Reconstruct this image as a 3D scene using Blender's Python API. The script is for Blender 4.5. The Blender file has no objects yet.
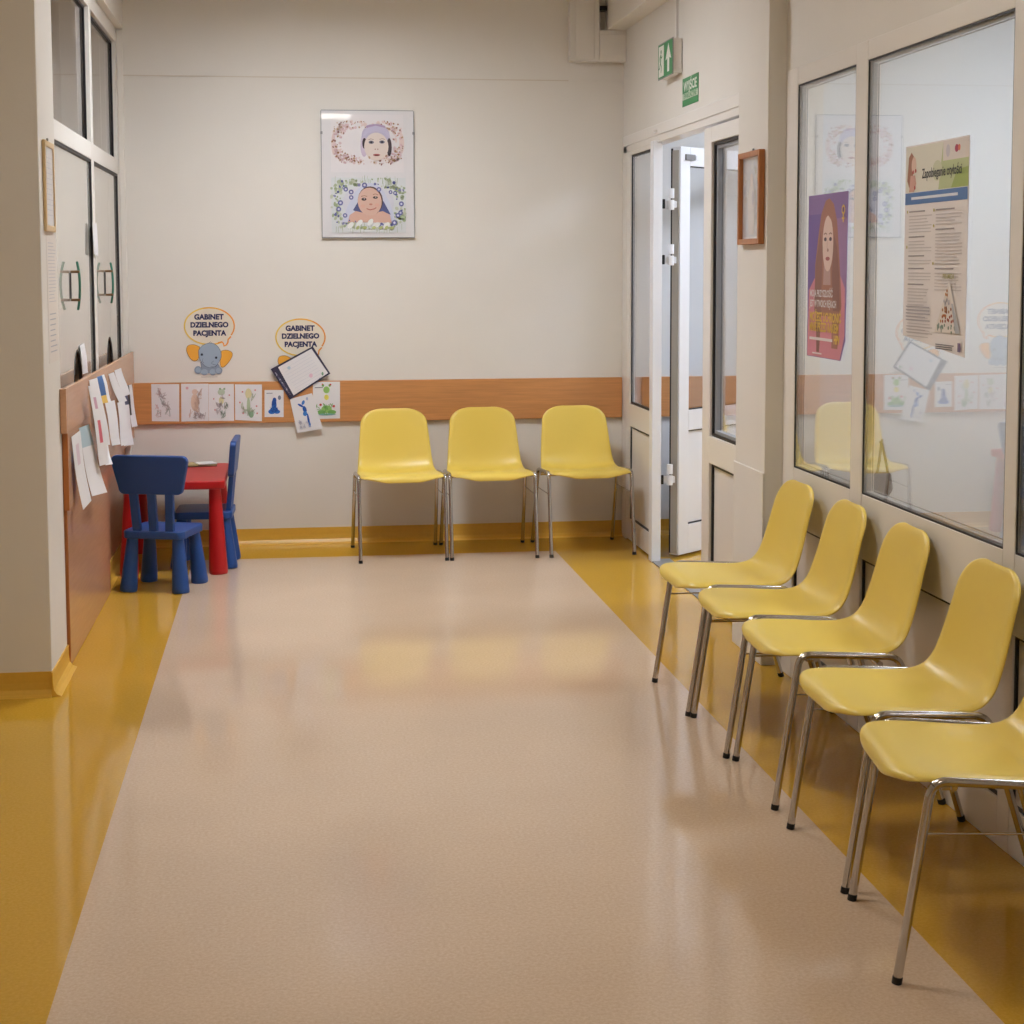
import bpy, bmesh, math, random
from mathutils import Vector, Matrix
from math import sin, cos, pi, radians

scene = bpy.context.scene
COL = scene.collection

# ------------------------------------------------------------------ camera
def setup_camera():
    yaw, pitch, roll = 0.12991166, 0.08231598, -0.00312968
    cy, sy, cp, sp = cos(yaw), sin(yaw), cos(pitch), sin(pitch)
    F = Vector((sy * cp, cy * cp, -sp)); Rt = Vector((cy, -sy, 0)); U = Rt.cross(F)
    c, s = cos(roll), sin(roll)
    r = c * Rt + s * U; u = -s * Rt + c * U
    cam = bpy.data.cameras.new('camera'); o = bpy.data.objects.new('camera', cam); COL.objects.link(o)
    m = Matrix((( r.x, u.x, -F.x, 0), (r.y, u.y, -F.y, 0), (r.z, u.z, -F.z, 1.56), (0, 0, 0, 1)))
    o.matrix_world = m
    cam.sensor_width = 36; cam.sensor_fit = 'HORIZONTAL'; cam.lens = 36 * 1600 / 1024
    cam.shift_x = (512 - 496.216) / 1024; cam.shift_y = -(512 - 398.884) / 1024
    cam.clip_start = 0.05; cam.clip_end = 60
    scene.camera = o
setup_camera()

# ------------------------------------------------------------------ world, exposure
w = bpy.data.worlds.new('world'); scene.world = w; w.use_nodes = True
w.node_tree.nodes['Background'].inputs[0].default_value = (0.75, 0.78, 0.85, 1)
w.node_tree.nodes['Background'].inputs[1].default_value = 0.25
scene.view_settings.view_transform = 'Standard'
scene.view_settings.look = 'None'
scene.view_settings.gamma = 1.0
scene.view_settings.exposure = 0.0

# ceiling lamps: (x, y, size_x, size_y, strength)   built further down as fixtures
NEUTRAL = (0.96, 1.0, 1.06)
WARM = (1.0, 0.94, 0.85)
COOL = (0.80, 0.87, 1.0)
CEIL = 3.30
LAMPS = [(0.20, 7.3, 0.6, 0.6, 56.0), (0.20, 4.1, 0.6, 0.6, 26.0), (0.42, 0.2, 0.6, 0.6, 17.0)]
DAYLIGHT_PANELS = [(3.4, 7.6, 2.95, 24.0), (3.3, 5.0, 2.95, 22.0), (3.2, 2.0, 2.95, 7.0)]  # added panels, standing in for cool daylight beyond the right wall
OFFICE_LAMP = (-2.2, 7.4, 2.95, 2.2)

# ------------------------------------------------------------------ materials
def s2l(c):
    return tuple(((v / 255) / 12.92 if v / 255 <= 0.04045 else ((v / 255 + 0.055) / 1.055) ** 2.4) for v in c)
def mat(name, rgb, rough=0.5, metal=0.0, coat=0.0, coat_rough=0.05, noise=0.0, nscale=30, bump=0.0, bscale=200, srgb=True, spec=0.5, stretch=None):
    m = bpy.data.materials.new(name); m.use_nodes = True
    nt = m.node_tree; b = nt.nodes['Principled BSDF']
    col = s2l(rgb) if srgb else rgb
    b.inputs['Base Color'].default_value = (*col, 1)
    b.inputs['Roughness'].default_value = rough
    b.inputs['Metallic'].default_value = metal
    b.inputs['Coat Weight'].default_value = coat
    b.inputs['Coat Roughness'].default_value = coat_rough
    b.inputs['Specular IOR Level'].default_value = spec
    tc = nt.nodes.new('ShaderNodeTexCoord')
    vec = tc.outputs['Object']
    if stretch:
        mp = nt.nodes.new('ShaderNodeMapping'); mp.inputs['Scale'].default_value = stretch
        nt.links.new(vec, mp.inputs[0]); vec = mp.outputs[0]
    if noise:
        n = nt.nodes.new('ShaderNodeTexNoise'); n.inputs['Scale'].default_value = nscale; n.inputs['Detail'].default_value = 5
        nt.links.new(vec, n.inputs['Vector'])
        r = nt.nodes.new('ShaderNodeMapRange'); r.inputs[1].default_value = 0.3; r.inputs[2].default_value = 0.7
        r.inputs[3].default_value = 1 - noise; r.inputs[4].default_value = 1 + noise
        nt.links.new(n.outputs['Fac'], r.inputs[0])
        mx = nt.nodes.new('ShaderNodeVectorMath'); mx.operation = 'SCALE'
        mx.inputs[0].default_value = col
        nt.links.new(r.outputs[0], mx.inputs['Scale'])
        nt.links.new(mx.outputs[0], b.inputs['Base Color'])
    if bump:
        n2 = nt.nodes.new('ShaderNodeTexNoise'); n2.inputs['Scale'].default_value = bscale
        nt.links.new(tc.outputs['Object'], n2.inputs['Vector'])
        bp = nt.nodes.new('ShaderNodeBump'); bp.inputs['Strength'].default_value = bump; bp.inputs['Distance'].default_value = 0.01
        nt.links.new(n2.outputs['Fac'], bp.inputs['Height']); nt.links.new(bp.outputs[0], b.inputs['Normal'])
    return m
def emis(name, rgb, strength):
    m = bpy.data.materials.new(name); m.use_nodes = True; nt = m.node_tree
    nt.nodes.clear(); e = nt.nodes.new('ShaderNodeEmission'); o = nt.nodes.new('ShaderNodeOutputMaterial')
    e.inputs[0].default_value = (*rgb, 1); e.inputs[1].default_value = strength
    nt.links.new(e.outputs[0], o.inputs[0]); return m
def glassmat(name, tint=(0.97, 0.985, 0.98), r0=0.05, r1=1.0, power=4.0):
    """clear pane: see-through with a mirror reflection that grows at grazing angles"""
    m = bpy.data.materials.new(name); m.use_nodes = True; nt = m.node_tree; nt.nodes.clear()
    o = nt.nodes.new('ShaderNodeOutputMaterial'); t = nt.nodes.new('ShaderNodeBsdfTransparent'); t.inputs[0].default_value = (*tint, 1)
    g = nt.nodes.new('ShaderNodeBsdfGlossy'); g.inputs['Roughness'].default_value = 0.0; g.inputs[0].default_value = (1, 1, 1, 1)
    lw = nt.nodes.new('ShaderNodeLayerWeight'); lw.inputs[0].default_value = 0.5
    p = nt.nodes.new('ShaderNodeMath'); p.operation = 'POWER'; p.inputs[1].default_value = power
    nt.links.new(lw.outputs['Facing'], p.inputs[0])
    a = nt.nodes.new('ShaderNodeMath'); a.operation = 'MULTIPLY_ADD'; a.inputs[1].default_value = r1 - r0; a.inputs[2].default_value = r0
    nt.links.new(p.outputs[0], a.inputs[0])
    mx = nt.nodes.new('ShaderNodeMixShader')
    nt.links.new(a.outputs[0], mx.inputs[0]); nt.links.new(t.outputs[0], mx.inputs[1]); nt.links.new(g.outputs[0], mx.inputs[2])
    nt.links.new(mx.outputs[0], o.inputs[0]); return m

def floormat(name, rgb, dark, light):
    m = bpy.data.materials.new(name); m.use_nodes = True; nt = m.node_tree; b = nt.nodes['Principled BSDF']
    tc = nt.nodes.new('ShaderNodeTexCoord')
    n = nt.nodes.new('ShaderNodeTexNoise'); n.inputs['Scale'].default_value = 110; n.inputs['Detail'].default_value = 6; n.inputs['Roughness'].default_value = 0.7
    nt.links.new(tc.outputs['Object'], n.inputs['Vector'])
    cr = nt.nodes.new('ShaderNodeValToRGB')
    cr.color_ramp.elements[0].position = 0.34; cr.color_ramp.elements[0].color = (*s2l(dark), 1)
    cr.color_ramp.elements[1].position = 0.66; cr.color_ramp.elements[1].color = (*s2l(light), 1)
    e = cr.color_ramp.elements.new(0.5); e.color = (*s2l(rgb), 1)
    nt.links.new(n.outputs['Fac'], cr.inputs[0])
    # wear: large soft cloudiness
    n2 = nt.nodes.new('ShaderNodeTexNoise'); n2.inputs['Scale'].default_value = 1.4; n2.inputs['Detail'].default_value = 3
    nt.links.new(tc.outputs['Object'], n2.inputs['Vector'])
    r = nt.nodes.new('ShaderNodeMapRange'); r.inputs[1].default_value = 0.3; r.inputs[2].default_value = 0.7
    r.inputs[3].default_value = 0.96; r.inputs[4].default_value = 1.04
    nt.links.new(n2.outputs['Fac'], r.inputs[0])
    mx = nt.nodes.new('ShaderNodeVectorMath'); mx.operation = 'SCALE'
    nt.links.new(cr.outputs[0], mx.inputs[0]); nt.links.new(r.outputs[0], mx.inputs['Scale'])
    nt.links.new(mx.outputs[0], b.inputs['Base Color'])
    r2 = nt.nodes.new('ShaderNodeMapRange'); r2.inputs[1].default_value = 0.3; r2.inputs[2].default_value = 0.7
    r2.inputs[3].default_value = 0.07; r2.inputs[4].default_value = 0.11
    nt.links.new(n2.outputs['Fac'], r2.inputs[0]); nt.links.new(r2.outputs[0], b.inputs['Roughness'])
    n3 = nt.nodes.new('ShaderNodeTexNoise'); n3.inputs['Scale'].default_value = 9
    nt.links.new(tc.outputs['Object'], n3.inputs['Vector'])
    bp = nt.nodes.new('ShaderNodeBump'); bp.inputs['Strength'].default_value = 0.012; bp.inputs['Distance'].default_value = 0.02
    nt.links.new(n3.outputs['Fac'], bp.inputs['Height']); nt.links.new(bp.outputs[0], b.inputs['Normal'])
    return m

M_WALL = mat('cream_wall_paint', (225, 220, 212), 0.6, noise=0.015, nscale=3, bump=0.05, bscale=120)
M_CEIL = mat('white_ceiling', (232, 226, 212), 0.8)
M_BEIGE = floormat('beige_vinyl_floor', (206, 180, 154), (198, 171, 144), (214, 189, 164))
M_YELLOWF = floormat('yellow_vinyl_floor', (199, 153, 50), (192, 146, 42), (206, 161, 60))
M_SKIRT = mat('yellow_vinyl_skirting', (220, 172, 66), 0.35, noise=0.03, nscale=60)
M_UPVC = mat('white_upvc', (230, 225, 219), 0.28, spec=0.5)
M_UPVCW = mat('bright_white_upvc', (236, 238, 242), 0.28)
M_GASK = mat('black_rubber_gasket', (22, 20, 24), 0.5)
M_SPACER = mat('grey_glazing_spacer', (150, 152, 156), 0.4)
M_WOODR = mat('cherry_laminate', (200, 140, 86), 0.35, noise=0.10, nscale=9, stretch=(0.6, 6, 12))
M_WOODL = mat('beech_laminate', (200, 152, 116), 0.22, noise=0.05, nscale=8, stretch=(6, 0.6, 12))
M_WOODO = mat('oak_edge', (176, 104, 44), 0.4, noise=0.08, nscale=8, stretch=(6, 6, 0.6))
M_WOODD = mat('dark_wood_frame', (172, 108, 58), 0.35, noise=0.12, nscale=12, stretch=(8, 8, 1))
M_WOODP = mat('pale_wood_frame', (206, 176, 130), 0.4, noise=0.06, nscale=12, stretch=(8, 8, 1))
M_CHAIR = mat('yellow_plastic', (229, 199, 88), 0.36, spec=0.6, bump=0.02, bscale=500)
M_CHROME = mat('chrome_tube', (200, 196, 192), 0.16, metal=1.0)
M_CAP = mat('black_rubber_cap', (20, 20, 20), 0.6)
M_CLIP = mat('grey_plastic_clip', (205, 204, 200), 0.4)
M_BLUE = mat('blue_plastic', (24, 70, 138), 0.4, bump=0.03, bscale=400)
M_RED = mat('red_plastic', (182, 14, 20), 0.38, bump=0.03, bscale=400)
M_PAPER = mat('white_paper', (226, 224, 226), 0.7)
M_PAPERW = mat('warm_white_paper', (224, 216, 208), 0.65)
M_GLASS = glassmat('clear_window_glass', r0=0.06, power=3.5)
M_GLASSD = glassmat('door_glass', tint=(0.96, 0.97, 0.985), r0=0.05, power=3.6)
M_GLASSO = glassmat('office_glass', tint=(0.9, 0.88, 0.86), r0=0.05, power=5)
M_FROST = mat('pale_film_glass', (206, 202, 192), 0.25, coat=1.0, coat_rough=0.0)
M_FROST.node_tree.nodes['Principled BSDF'].inputs['Coat IOR'].default_value = 1.9
M_HGREEN = mat('green_acrylic_bar', (60, 116, 98), 0.2)
M_HBROWN = mat('bronze_post', (120, 92, 62), 0.35, metal=0.6)
M_GREEN = mat('sign_green', (54, 140, 84), 0.4)
M_SIGNW = mat('sign_white', (236, 236, 228), 0.4)
M_GREY = mat('grey_metal', (150, 150, 152), 0.35, metal=0.5)
M_EDGE = mat('aluminium_door_edge', (176, 170, 160), 0.4)
M_DGREY = mat('dark_grey_fabric', (84, 82, 84), 0.9, noise=0.1, nscale=80)
M_SHEETGLASS = mat('print_under_glass', (222, 220, 222), 0.35, coat=0.8, coat_rough=0.0)
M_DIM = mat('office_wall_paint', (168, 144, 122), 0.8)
M_COOLW = mat('white_room_paint', (222, 224, 226), 0.8)
_cc = {}
def ink(rgb, gloss=False):
    k = (rgb, gloss)
    if k not in _cc:
        _cc[k] = mat('ink_%d_%d_%d' % rgb, rgb, 0.6 if not gloss else 0.35, coat=0.7 if gloss else 0.0, coat_rough=0.02)
    return _cc[k]

# ------------------------------------------------------------------ mesh building
class MB:
    def __init__(s): s.v = []; s.f = []; s.m = []; s.mats = []; s.smooth = []
    def mi(s, m):
        if m not in s.mats: s.mats.append(m)
        return s.mats.index(m)
    def add(s, vs, fs, m, smooth=False):
        o = len(s.v); s.v += [tuple(v) for v in vs]
        k = s.mi(m)
        for f in fs: s.f.append(tuple(o + i for i in f)); s.m.append(k); s.smooth.append(smooth)
        return s
    def box(s, x0, x1, y0, y1, z0, z1, m, R=None):
        vs = [Vector((x, y, z)) for x in (x0, x1) for y in (y0, y1) for z in (z0, z1)]
        if R is not None: vs = [R @ v for v in vs]
        return s.add(vs, [(0, 1, 3, 2), (4, 6, 7, 5), (0, 4, 5, 1), (2, 3, 7, 6), (0, 2, 6, 4), (1, 5, 7, 3)], m)
    def tube(s, pts, r, m, n=12, caps=True):
        pts = [Vector(p) for p in pts]; rs = r if isinstance(r, (list, tuple)) else [r] * len(pts)
        rings = []; up = None
        for i, p in enumerate(pts):
            d = (pts[min(i + 1, len(pts) - 1)] - pts[max(i - 1, 0)]).normalized()
            if up is None: up = d.orthogonal().normalized()
            up = (up - d * up.dot(d)).normalized(); b = d.cross(up)
            rings.append([p + (up * cos(2 * pi * k / n) + b * sin(2 * pi * k / n)) * rs[i] for k in range(n)])
        vs = [v for rr in rings for v in rr]; fs = []
        for i in range(len(pts) - 1):
            for k in range(n):
                k2 = (k + 1) % n
                fs.append((i * n + k, i * n + k2, (i + 1) * n + k2, (i + 1) * n + k))
        s.add(vs, fs, m, True)
        if caps:
            s.add(rings[0], [tuple(reversed(range(n)))], m); s.add(rings[-1], [tuple(range(n))], m)
        return s
    def prism(s, outline, axis, a, b, m, smooth=False):
        """outline: 2D points in the plane of the other two axes, extruded along axis from a to b"""
        def P(p, t):
            if axis == 0: return (t, p[0], p[1])
            if axis == 1: return (p[0], t, p[1])
            return (p[0], p[1], t)
        n = len(outline)
        vs = [P(p, a) for p in outline] + [P(p, b) for p in outline]
        fs = [tuple(range(n)), tuple(range(2 * n - 1, n - 1, -1))] + [(i, (i + 1) % n, n + (i + 1) % n, n + i) for i in range(n)]
        return s.add(vs, fs, m, smooth)
def build(mb, name, parent=None, bevel=0.0, seg=2, loc=None, rotz=0, R=None, subsurf=0, solid=0.0, fixn=True):
    me = bpy.data.meshes.new(name); me.from_pydata(mb.v, [], mb.f)
    for m in mb.mats: me.materials.append(m)
    for i, p in enumerate(me.polygons): p.material_index = mb.m[i]; p.use_smooth = mb.smooth[i]
    if fixn:
        bm = bmesh.new(); bm.from_mesh(me); bmesh.ops.recalc_face_normals(bm, faces=bm.faces); bm.to_mesh(me); bm.free()
    o = bpy.data.objects.new(name, me); COL.objects.link(o)
    if parent: o.parent = parent
    if loc: o.location = loc
    if rotz: o.rotation_euler = (0, 0, rotz)
    if bevel:
        b = o.modifiers.new('bevel', 'BEVEL'); b.width = bevel; b.segments = seg; b.limit_method = 'ANGLE'; b.angle_limit = radians(40)
        for p in me.polygons: p.use_smooth = True
        wn = o.modifiers.new('wn', 'WEIGHTED_NORMAL'); wn.keep_sharp = True
    if solid:
        b = o.modifiers.new('solid', 'SOLIDIFY'); b.thickness = solid; b.offset = 0
    if subsurf:
        b = o.modifiers.new('sub', 'SUBSURF'); b.levels = subsurf; b.render_levels = subsurf
    return o
def tag(o, label, cat, group=None, kind=None):
    o['label'] = label; o['category'] = cat
    if group: o['group'] = group
    if kind: o['kind'] = kind
    return o
def thing(name, label, cat, loc=(0, 0, 0), rotz=0, group=None):
    o = bpy.data.objects.new(name, None); COL.objects.link(o); o.empty_display_size = 0.1
    o.location = loc; o.rotation_euler = (0, 0, rotz)
    return tag(o, label, cat, group)
def struct(name, mb, **k):
    o = build(mb, name, **k); o['kind'] = 'structure'; return o

# ------------------------------------------------------------------ the shell
YB = 9.05
f = MB()
f.add([(-0.515, -3, 0), (1.449, -3, 0), (1.449, 8.60, 0), (-0.515, 8.60, 0)], [(0, 1, 2, 3)], M_BEIGE)
f.add([(-2.4, -3, 0), (-0.515, -3, 0), (-0.515, 8.60, 0), (-0.515, YB + .1, 0), (-2.4, YB + .1, 0)], [(0, 1, 2, 3, 4)], M_YELLOWF)
f.add([(-4.0, 6, 0), (-2.4, 6, 0), (-2.4, YB + .1, 0), (-4.0, YB + .1, 0)], [(0, 1, 2, 3)], M_YELLOWF)
f.add([(1.449, -3, 0), (4.7, -3, 0), (4.7, YB + .1, 0), (1.449, YB + .1, 0), (1.449, 8.60, 0)], [(0, 1, 2, 3, 4)], M_YELLOWF)
f.add([(-0.515, 8.60, 0), (1.449, 8.60, 0), (1.449, YB + .1, 0), (-0.515, YB + .1, 0)], [(0, 1, 2, 3)], M_YELLOWF)
struct('floor', f)
c = MB(); c.box(-4.1, 4.8, -3.1, YB + .15, CEIL, CEIL + .1, M_CEIL); struct('ceiling', c)
b = MB(); b.box(-4.1, 1.96, YB, YB + .15, -.05, 2.61, M_WALL); b.box(-4.1, 1.96, YB - .002, YB + .15, 2.611, CEIL, M_WALL)
struct('wall_back', b)
b = MB(); b.box(1.9605, 4.8, YB, YB + .15, -.05, CEIL, M_COOLW); struct('wall_back_lobby', b)
b = MB(); b.box(-2.5, 4.8, -3.15, -3.0, -.05, CEIL, M_WALL); struct('wall_front', b)
b = MB(); b.box(-2.5, -2.4, -3.0, 6.0, -.05, CEIL, M_WALL); struct('wall_left', b)
# pier at the left, facing the camera, with the short return to the counter
b = MB(); b.box(-4.1, -.87, 5.92, 6.33, -.05, CEIL, M_WALL); struct('wall_left_pier', b, bevel=.004)
b = MB(); b.box(-1.02, -.865, 6.33, YB, 2.86, CEIL, M_WALL); struct('wall_left_lintel', b)
b = MB(); b.box(-4.1, -4.0, 6.35, YB, -.05, CEIL, M_DIM); struct('wall_office_left', b)
b = MB(); b.box(-4.0, -1.2, YB - .02, YB - .004, 0, CEIL, M_DIM); struct('wall_office_back', b)
b = MB(); b.box(-4.0, -1.05, 6.335, 6.35, 0, CEIL, M_DIM); struct('wall_office_near', b)
# right wall: above the door, above the window, pier
b = MB(); b.box(1.92, 2.02, 6.36, YB, 2.295, CEIL, M_WALL); struct('wall_right_door_head', b)
b = MB(); b.box(1.83, 2.02, 5.98, 6.385, -.05, CEIL, M_WALL)
b.box(1.822, 1.83, 5.975, 6.385, 0.0, .76, M_WALL)
struct('wall_right_pier', b, bevel=.004)
b = MB(); b.box(1.90, 2.02, -3, 5.98, 2.29, CEIL, M_WALL); b.box(1.90, 2.02, 5.90, 5.98, 0, 2.29, M_WALL); struct('wall_right', b)
# bulkhead in the corner above the door
b = MB(); b.box(1.812, 1.92, 6.385, YB - .002, 2.888, CEIL, M_WALL); struct('wall_right_bulkhead', b)
# rooms beyond
b = MB(); b.box(4.7, 4.8, -3, YB, -.05, CEIL, M_COOLW); struct('wall_far_right', b)
b = MB(); b.box(2.02, 4.7, 6.40, 6.50, -.05, CEIL, M_COOLW); struct('wall_divider', b)
b = MB(); b.box(2.03, 4.7, -3, YB, 3.0, 3.05, M_CEIL); struct('ceiling_side_room', b)
b = MB(); b.box(-4.0, -1.03, 6.35, YB - .02, 3.0, 3.05, M_DIM); struct('ceiling_office', b)

# skirtings (vinyl coved up the wall)
def cove(axis, at, a, b_, d, name):
    """profile: thin coved skirting 9 cm high standing out from the wall in direction d"""
    pr = [(0, 0), (.035 * d, 0), (.018 * d, .008), (.008 * d, .024), (.005 * d, .05), (.005 * d, .09), (0, .09)]
    m = MB()
    if axis == 'x': m.prism([(at + p, z) for p, z in pr][::1], 1, a, b_, M_SKIRT) if False else m.prism([(at + p, z) for p, z in pr], 1, a, b_, M_SKIRT)
    else: m.prism([(at + p, z) for p, z in pr], 0, a, b_, M_SKIRT)
    return struct(name, m)
cove('y', YB, -.86, 1.92, -1, 'baseboard_back')
cove('y', YB, 2.02, 4.7, -1, 'baseboard_back_beyond')
cove('y', 5.92, -2.4, -.87, -1, 'baseboard_pier')
cove('x', -.87, 5.90, 6.34, 1, 'baseboard_pier_return')
cove('x', -.90, 7.79, YB, 1, 'baseboard_left_counter')
cove('x', -2.4, -3, 5.9, 1, 'baseboard_left')
# fine seam in the plaster and faint corner bead
b = MB(); b.box(-.88, 1.60, YB - .004, YB - .001, 2.607, 2.613, mat('plaster_seam', (212, 202, 188), 0.8)); struct('trim_1', b)
b = MB(); b.box(-.90, -.868, YB - .02, YB, .1, 2.85, M_WALL); struct('trim_2', b, bevel=.004)

# ------------------------------------------------------------------ ceiling lamps
def lamp(name, x, y, z, sx, sy, strength, col, label, group, surface=False):
    t = thing(name, label, 'ceiling light', (x, y, z), group=group)
    m = MB(); e = .025; lo, hi = (-.015, .068) if surface else (-.11, 0)  # deep lip, shaped to cut off light grazing the high walls
    m.box(-sx / 2 - e, sx / 2 + e, -sy / 2 - e, -sy / 2, lo, hi, M_UPVCW); m.box(-sx / 2 - e, sx / 2 + e, sy / 2, sy / 2 + e, lo, hi, M_UPVCW)
    m.box(-sx / 2 - e, -sx / 2, -sy / 2, sy / 2, lo, hi, M_UPVCW); m.box(sx / 2, sx / 2 + e, -sy / 2, sy / 2, lo, hi, M_UPVCW)
    build(m, 'lamp_frame', t)
    m = MB(); m.box(-sx / 2, sx / 2, -sy / 2, sy / 2, -.02, -.005, emis('diffuser_light', col, strength)); build(m, 'diffuser', t)
words = ['square ceiling light panel over the row of three chairs', 'square ceiling light panel over the middle of the corridor', 'square ceiling light panel above the near end of the corridor']
for (x, y, sx, sy, st), wd in zip(LAMPS, words): lamp('ceiling_light', x, y, CEIL if y > 1 else CEIL - .07, sx, sy, st, NEUTRAL if y > 6 else WARM, wd, 'ceiling lights of the waiting corridor', surface=y < 1)
for (x, y, z, st), wd in zip(DAYLIGHT_PANELS, ['ceiling light panel in the lobby beyond the open door', 'ceiling light panel in the room behind the window wall', 'ceiling light panel at the near end of the room behind the window wall']):
    lamp('ceiling_light', x, y, z + .05, .9, .9, st, COOL, wd, 'ceiling lights beyond the right wall')
lamp('ceiling_light', OFFICE_LAMP[0], OFFICE_LAMP[1], OFFICE_LAMP[2] + .05, .6, .6, OFFICE_LAMP[3], WARM, 'ceiling light panel in the dim office behind the counter', None)

# ------------------------------------------------------------------ glazed units lying in an x-plane
def rect_frame(m, xf, d, y0, y1, z0, z1, w, mt, wt=None, wb=None):
    """four bars round the opening, front face at xf, depth d (towards +x)"""
    wt = w if wt is None else wt; wb = w if wb is None else wb
    m.box(xf, xf + d, y0, y0 + w, z0, z1, mt); m.box(xf, xf + d, y1 - w, y1, z0, z1, mt)
    m.box(xf, xf + d, y0 + w, y1 - w, z0, z0 + wb, mt); m.box(xf, xf + d, y0 + w, y1 - w, z1 - wt, z1, mt)
def gasket(m, x0, x1, y0, y1, z0, z1, t=.006, mt=None):
    rect_frame(m, x0, x1 - x0, y0, y1, z0, z1, t, mt or M_GASK)

# --- right window wall (window_1): frame from floor to 2.29
YS = [(5.168, 5.779), (4.00, 5.06), (2.86, 3.93), (1.75, 2.80)]     # panes
win = MB(); xf = 1.88; dep = .045
ZB, ZT = .806, 2.225
edges = [5.90, 5.779, 5.168, 5.06, 4.00, 3.93, 2.86, 2.80, 1.75, 1.65]
for a, b_ in zip(edges[0::2], edges[1::2]): win.box(xf, xf + dep, b_, a, 0, 2.29, M_UPVC)
for a, b_ in YS:
    win.box(xf + .0005, xf + dep, a, b_, ZT, 2.29, M_UPVC)
    win.box(xf + .0005, xf + dep, a, b_, .59, ZB, M_UPVC)
    win.box(xf + .0005, xf + dep, a, b_, 0, .13, M_UPVC)
win.box(1.90, 1.98, -3, 1.65, 0, 2.29, M_WALL)
wobj = struct('window_1', win, bevel=.003)
for i, (a, b_) in enumerate(YS):
    g = MB(); gasket(g, xf + .003, xf + .006, a, b_, ZB, ZT, .006); gasket(g, xf + .012, xf + .03, a + .001, b_ - .001, ZB + .001, ZT - .001, .010, M_SPACER)
    gasket(g, xf + .031, xf + .034, a + .014, b_ - .014, ZB + .014, ZT - .014, .003, M_GREY)
    build(g, 'glazing_bead', wobj)
    g = MB(); g.box(xf + .006, xf + .011, a + .001, b_ - .001, ZB + .001, ZT - .001, M_GLASS); build(g, 'glass_pane', wobj)
    g = MB(); g.box(xf + .016, xf + .04, a, b_, .13, .59, M_UPVC); build(g, 'lower_panel', wobj, bevel=.002)
    g = MB(); gasket(g, xf + .008, xf + .017, a, b_, .13, .59, .008); build(g, 'panel_gasket', wobj)

# --- entrance screen (door_1): header, fixed side light, opening, sash
hd = MB(); X0 = 1.915
hd.box(X0, X0 + .075, 6.385, 9.02, 2.20, 2.295, M_UPVC)
hd.box(X0 - .006, X0, 6.385, 9.02, 2.235, 2.29, M_UPVC)
hd.box(X0, X0 + .075, 8.94, 9.045, 0, 2.295, M_UPVC)
fr = struct('door_1', hd, bevel=.002)
# fixed side light
sl = MB(); rect_frame(sl, X0 + .002, .030, 8.26, 8.94, .01, 2.20, .09, M_UPVC, wt=.02, wb=.12)
sl.box(X0 + .002, X0 + .032, 8.35, 8.85, .66, .786, M_UPVC)
sl.box(X0 + .015, X0 + .030, 8.35, 8.85, .13, .66, M_UPVC)
s_ = build(sl, 'side_panel', fr, bevel=.002)
g = MB(); gasket(g, X0 + .010, X0 + .016, 8.35, 8.85, .786, 2.18, .012); gasket(g, X0 + .008, X0 + .016, 8.35, 8.85, .13, .66, .010); build(g, 'gasket', s_)
g = MB(); g.box(X0 + .018, X0 + .024, 8.355, 8.845, .79, 2.178, M_GLASSD); build(g, 'glass_pane', s_)
# post with hinges
p = MB(); p.box(X0 - .020, X0 + .030, 8.19, 8.26, 0, 2.21, M_UPVCW); build(p, 'door_post', fr, bevel=.004)
for z in (.46, 1.62, 1.91):
    h = MB(); h.tube([(2.000, 8.225, z - .055), (2.000, 8.225, z - .004)], .016, M_UPVCW); h.tube([(2.000, 8.225, z + .004), (2.000, 8.225, z + .055)], .016, M_UPVCW)
    h.box(1.945, 2.03, 8.225, 8.245, z - .045, z - .01, M_UPVCW); h.box(1.952, 1.966, 8.216, 8.225, z - .05, z, M_CAP)
    build(h, 'hinge', fr, bevel=.003)
p = MB(); p.tube([(X0 + .03, 8.185, 2.205), (X0 + .03, 8.185, 2.245)], .02, M_UPVC); p.tube([(X0 + .005, 8.185, 2.25), (X0 + .005, 8.185, 2.262)], .028, M_UPVC)
build(p, 'lock_keep', fr, bevel=.004)
# right sash
sh = MB(); rect_frame(sh, X0 - .003, .075, 6.385, 7.233, .01, 2.187, .125, M_UPVC, wt=.07, wb=.12)
sh.box(X0 - .003, X0 + .072, 6.51, 7.108, .66, .785, M_UPVC)
sh.box(X0 + .02, X0 + .05, 6.51, 7.108, .13, .66, M_UPVC)
s_ = build(sh, 'door_leaf', fr, bevel=.003)
g = MB(); gasket(g, X0 + .010, X0 + .02, 6.51, 7.108, .785, 2.117, .014); gasket(g, X0 + .010, X0 + .021, 6.51, 7.108, .13, .66, .014)
gasket(g, X0 + .02, X0 + .05, 6.51, 7.10, .79, 2.11, .022, M_SPACER); build(g, 'gasket', s_)
g = MB(); g.box(X0 + .03, X0 + .036, 6.515, 7.103, .79, 2.112, M_GLASSD); build(g, 'glass_pane', s_)
b = MB(); b.box(1.90, 2.01, 7.2, 8.25, .0, .006, M_GREY); build(b, 'threshold', fr)
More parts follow.
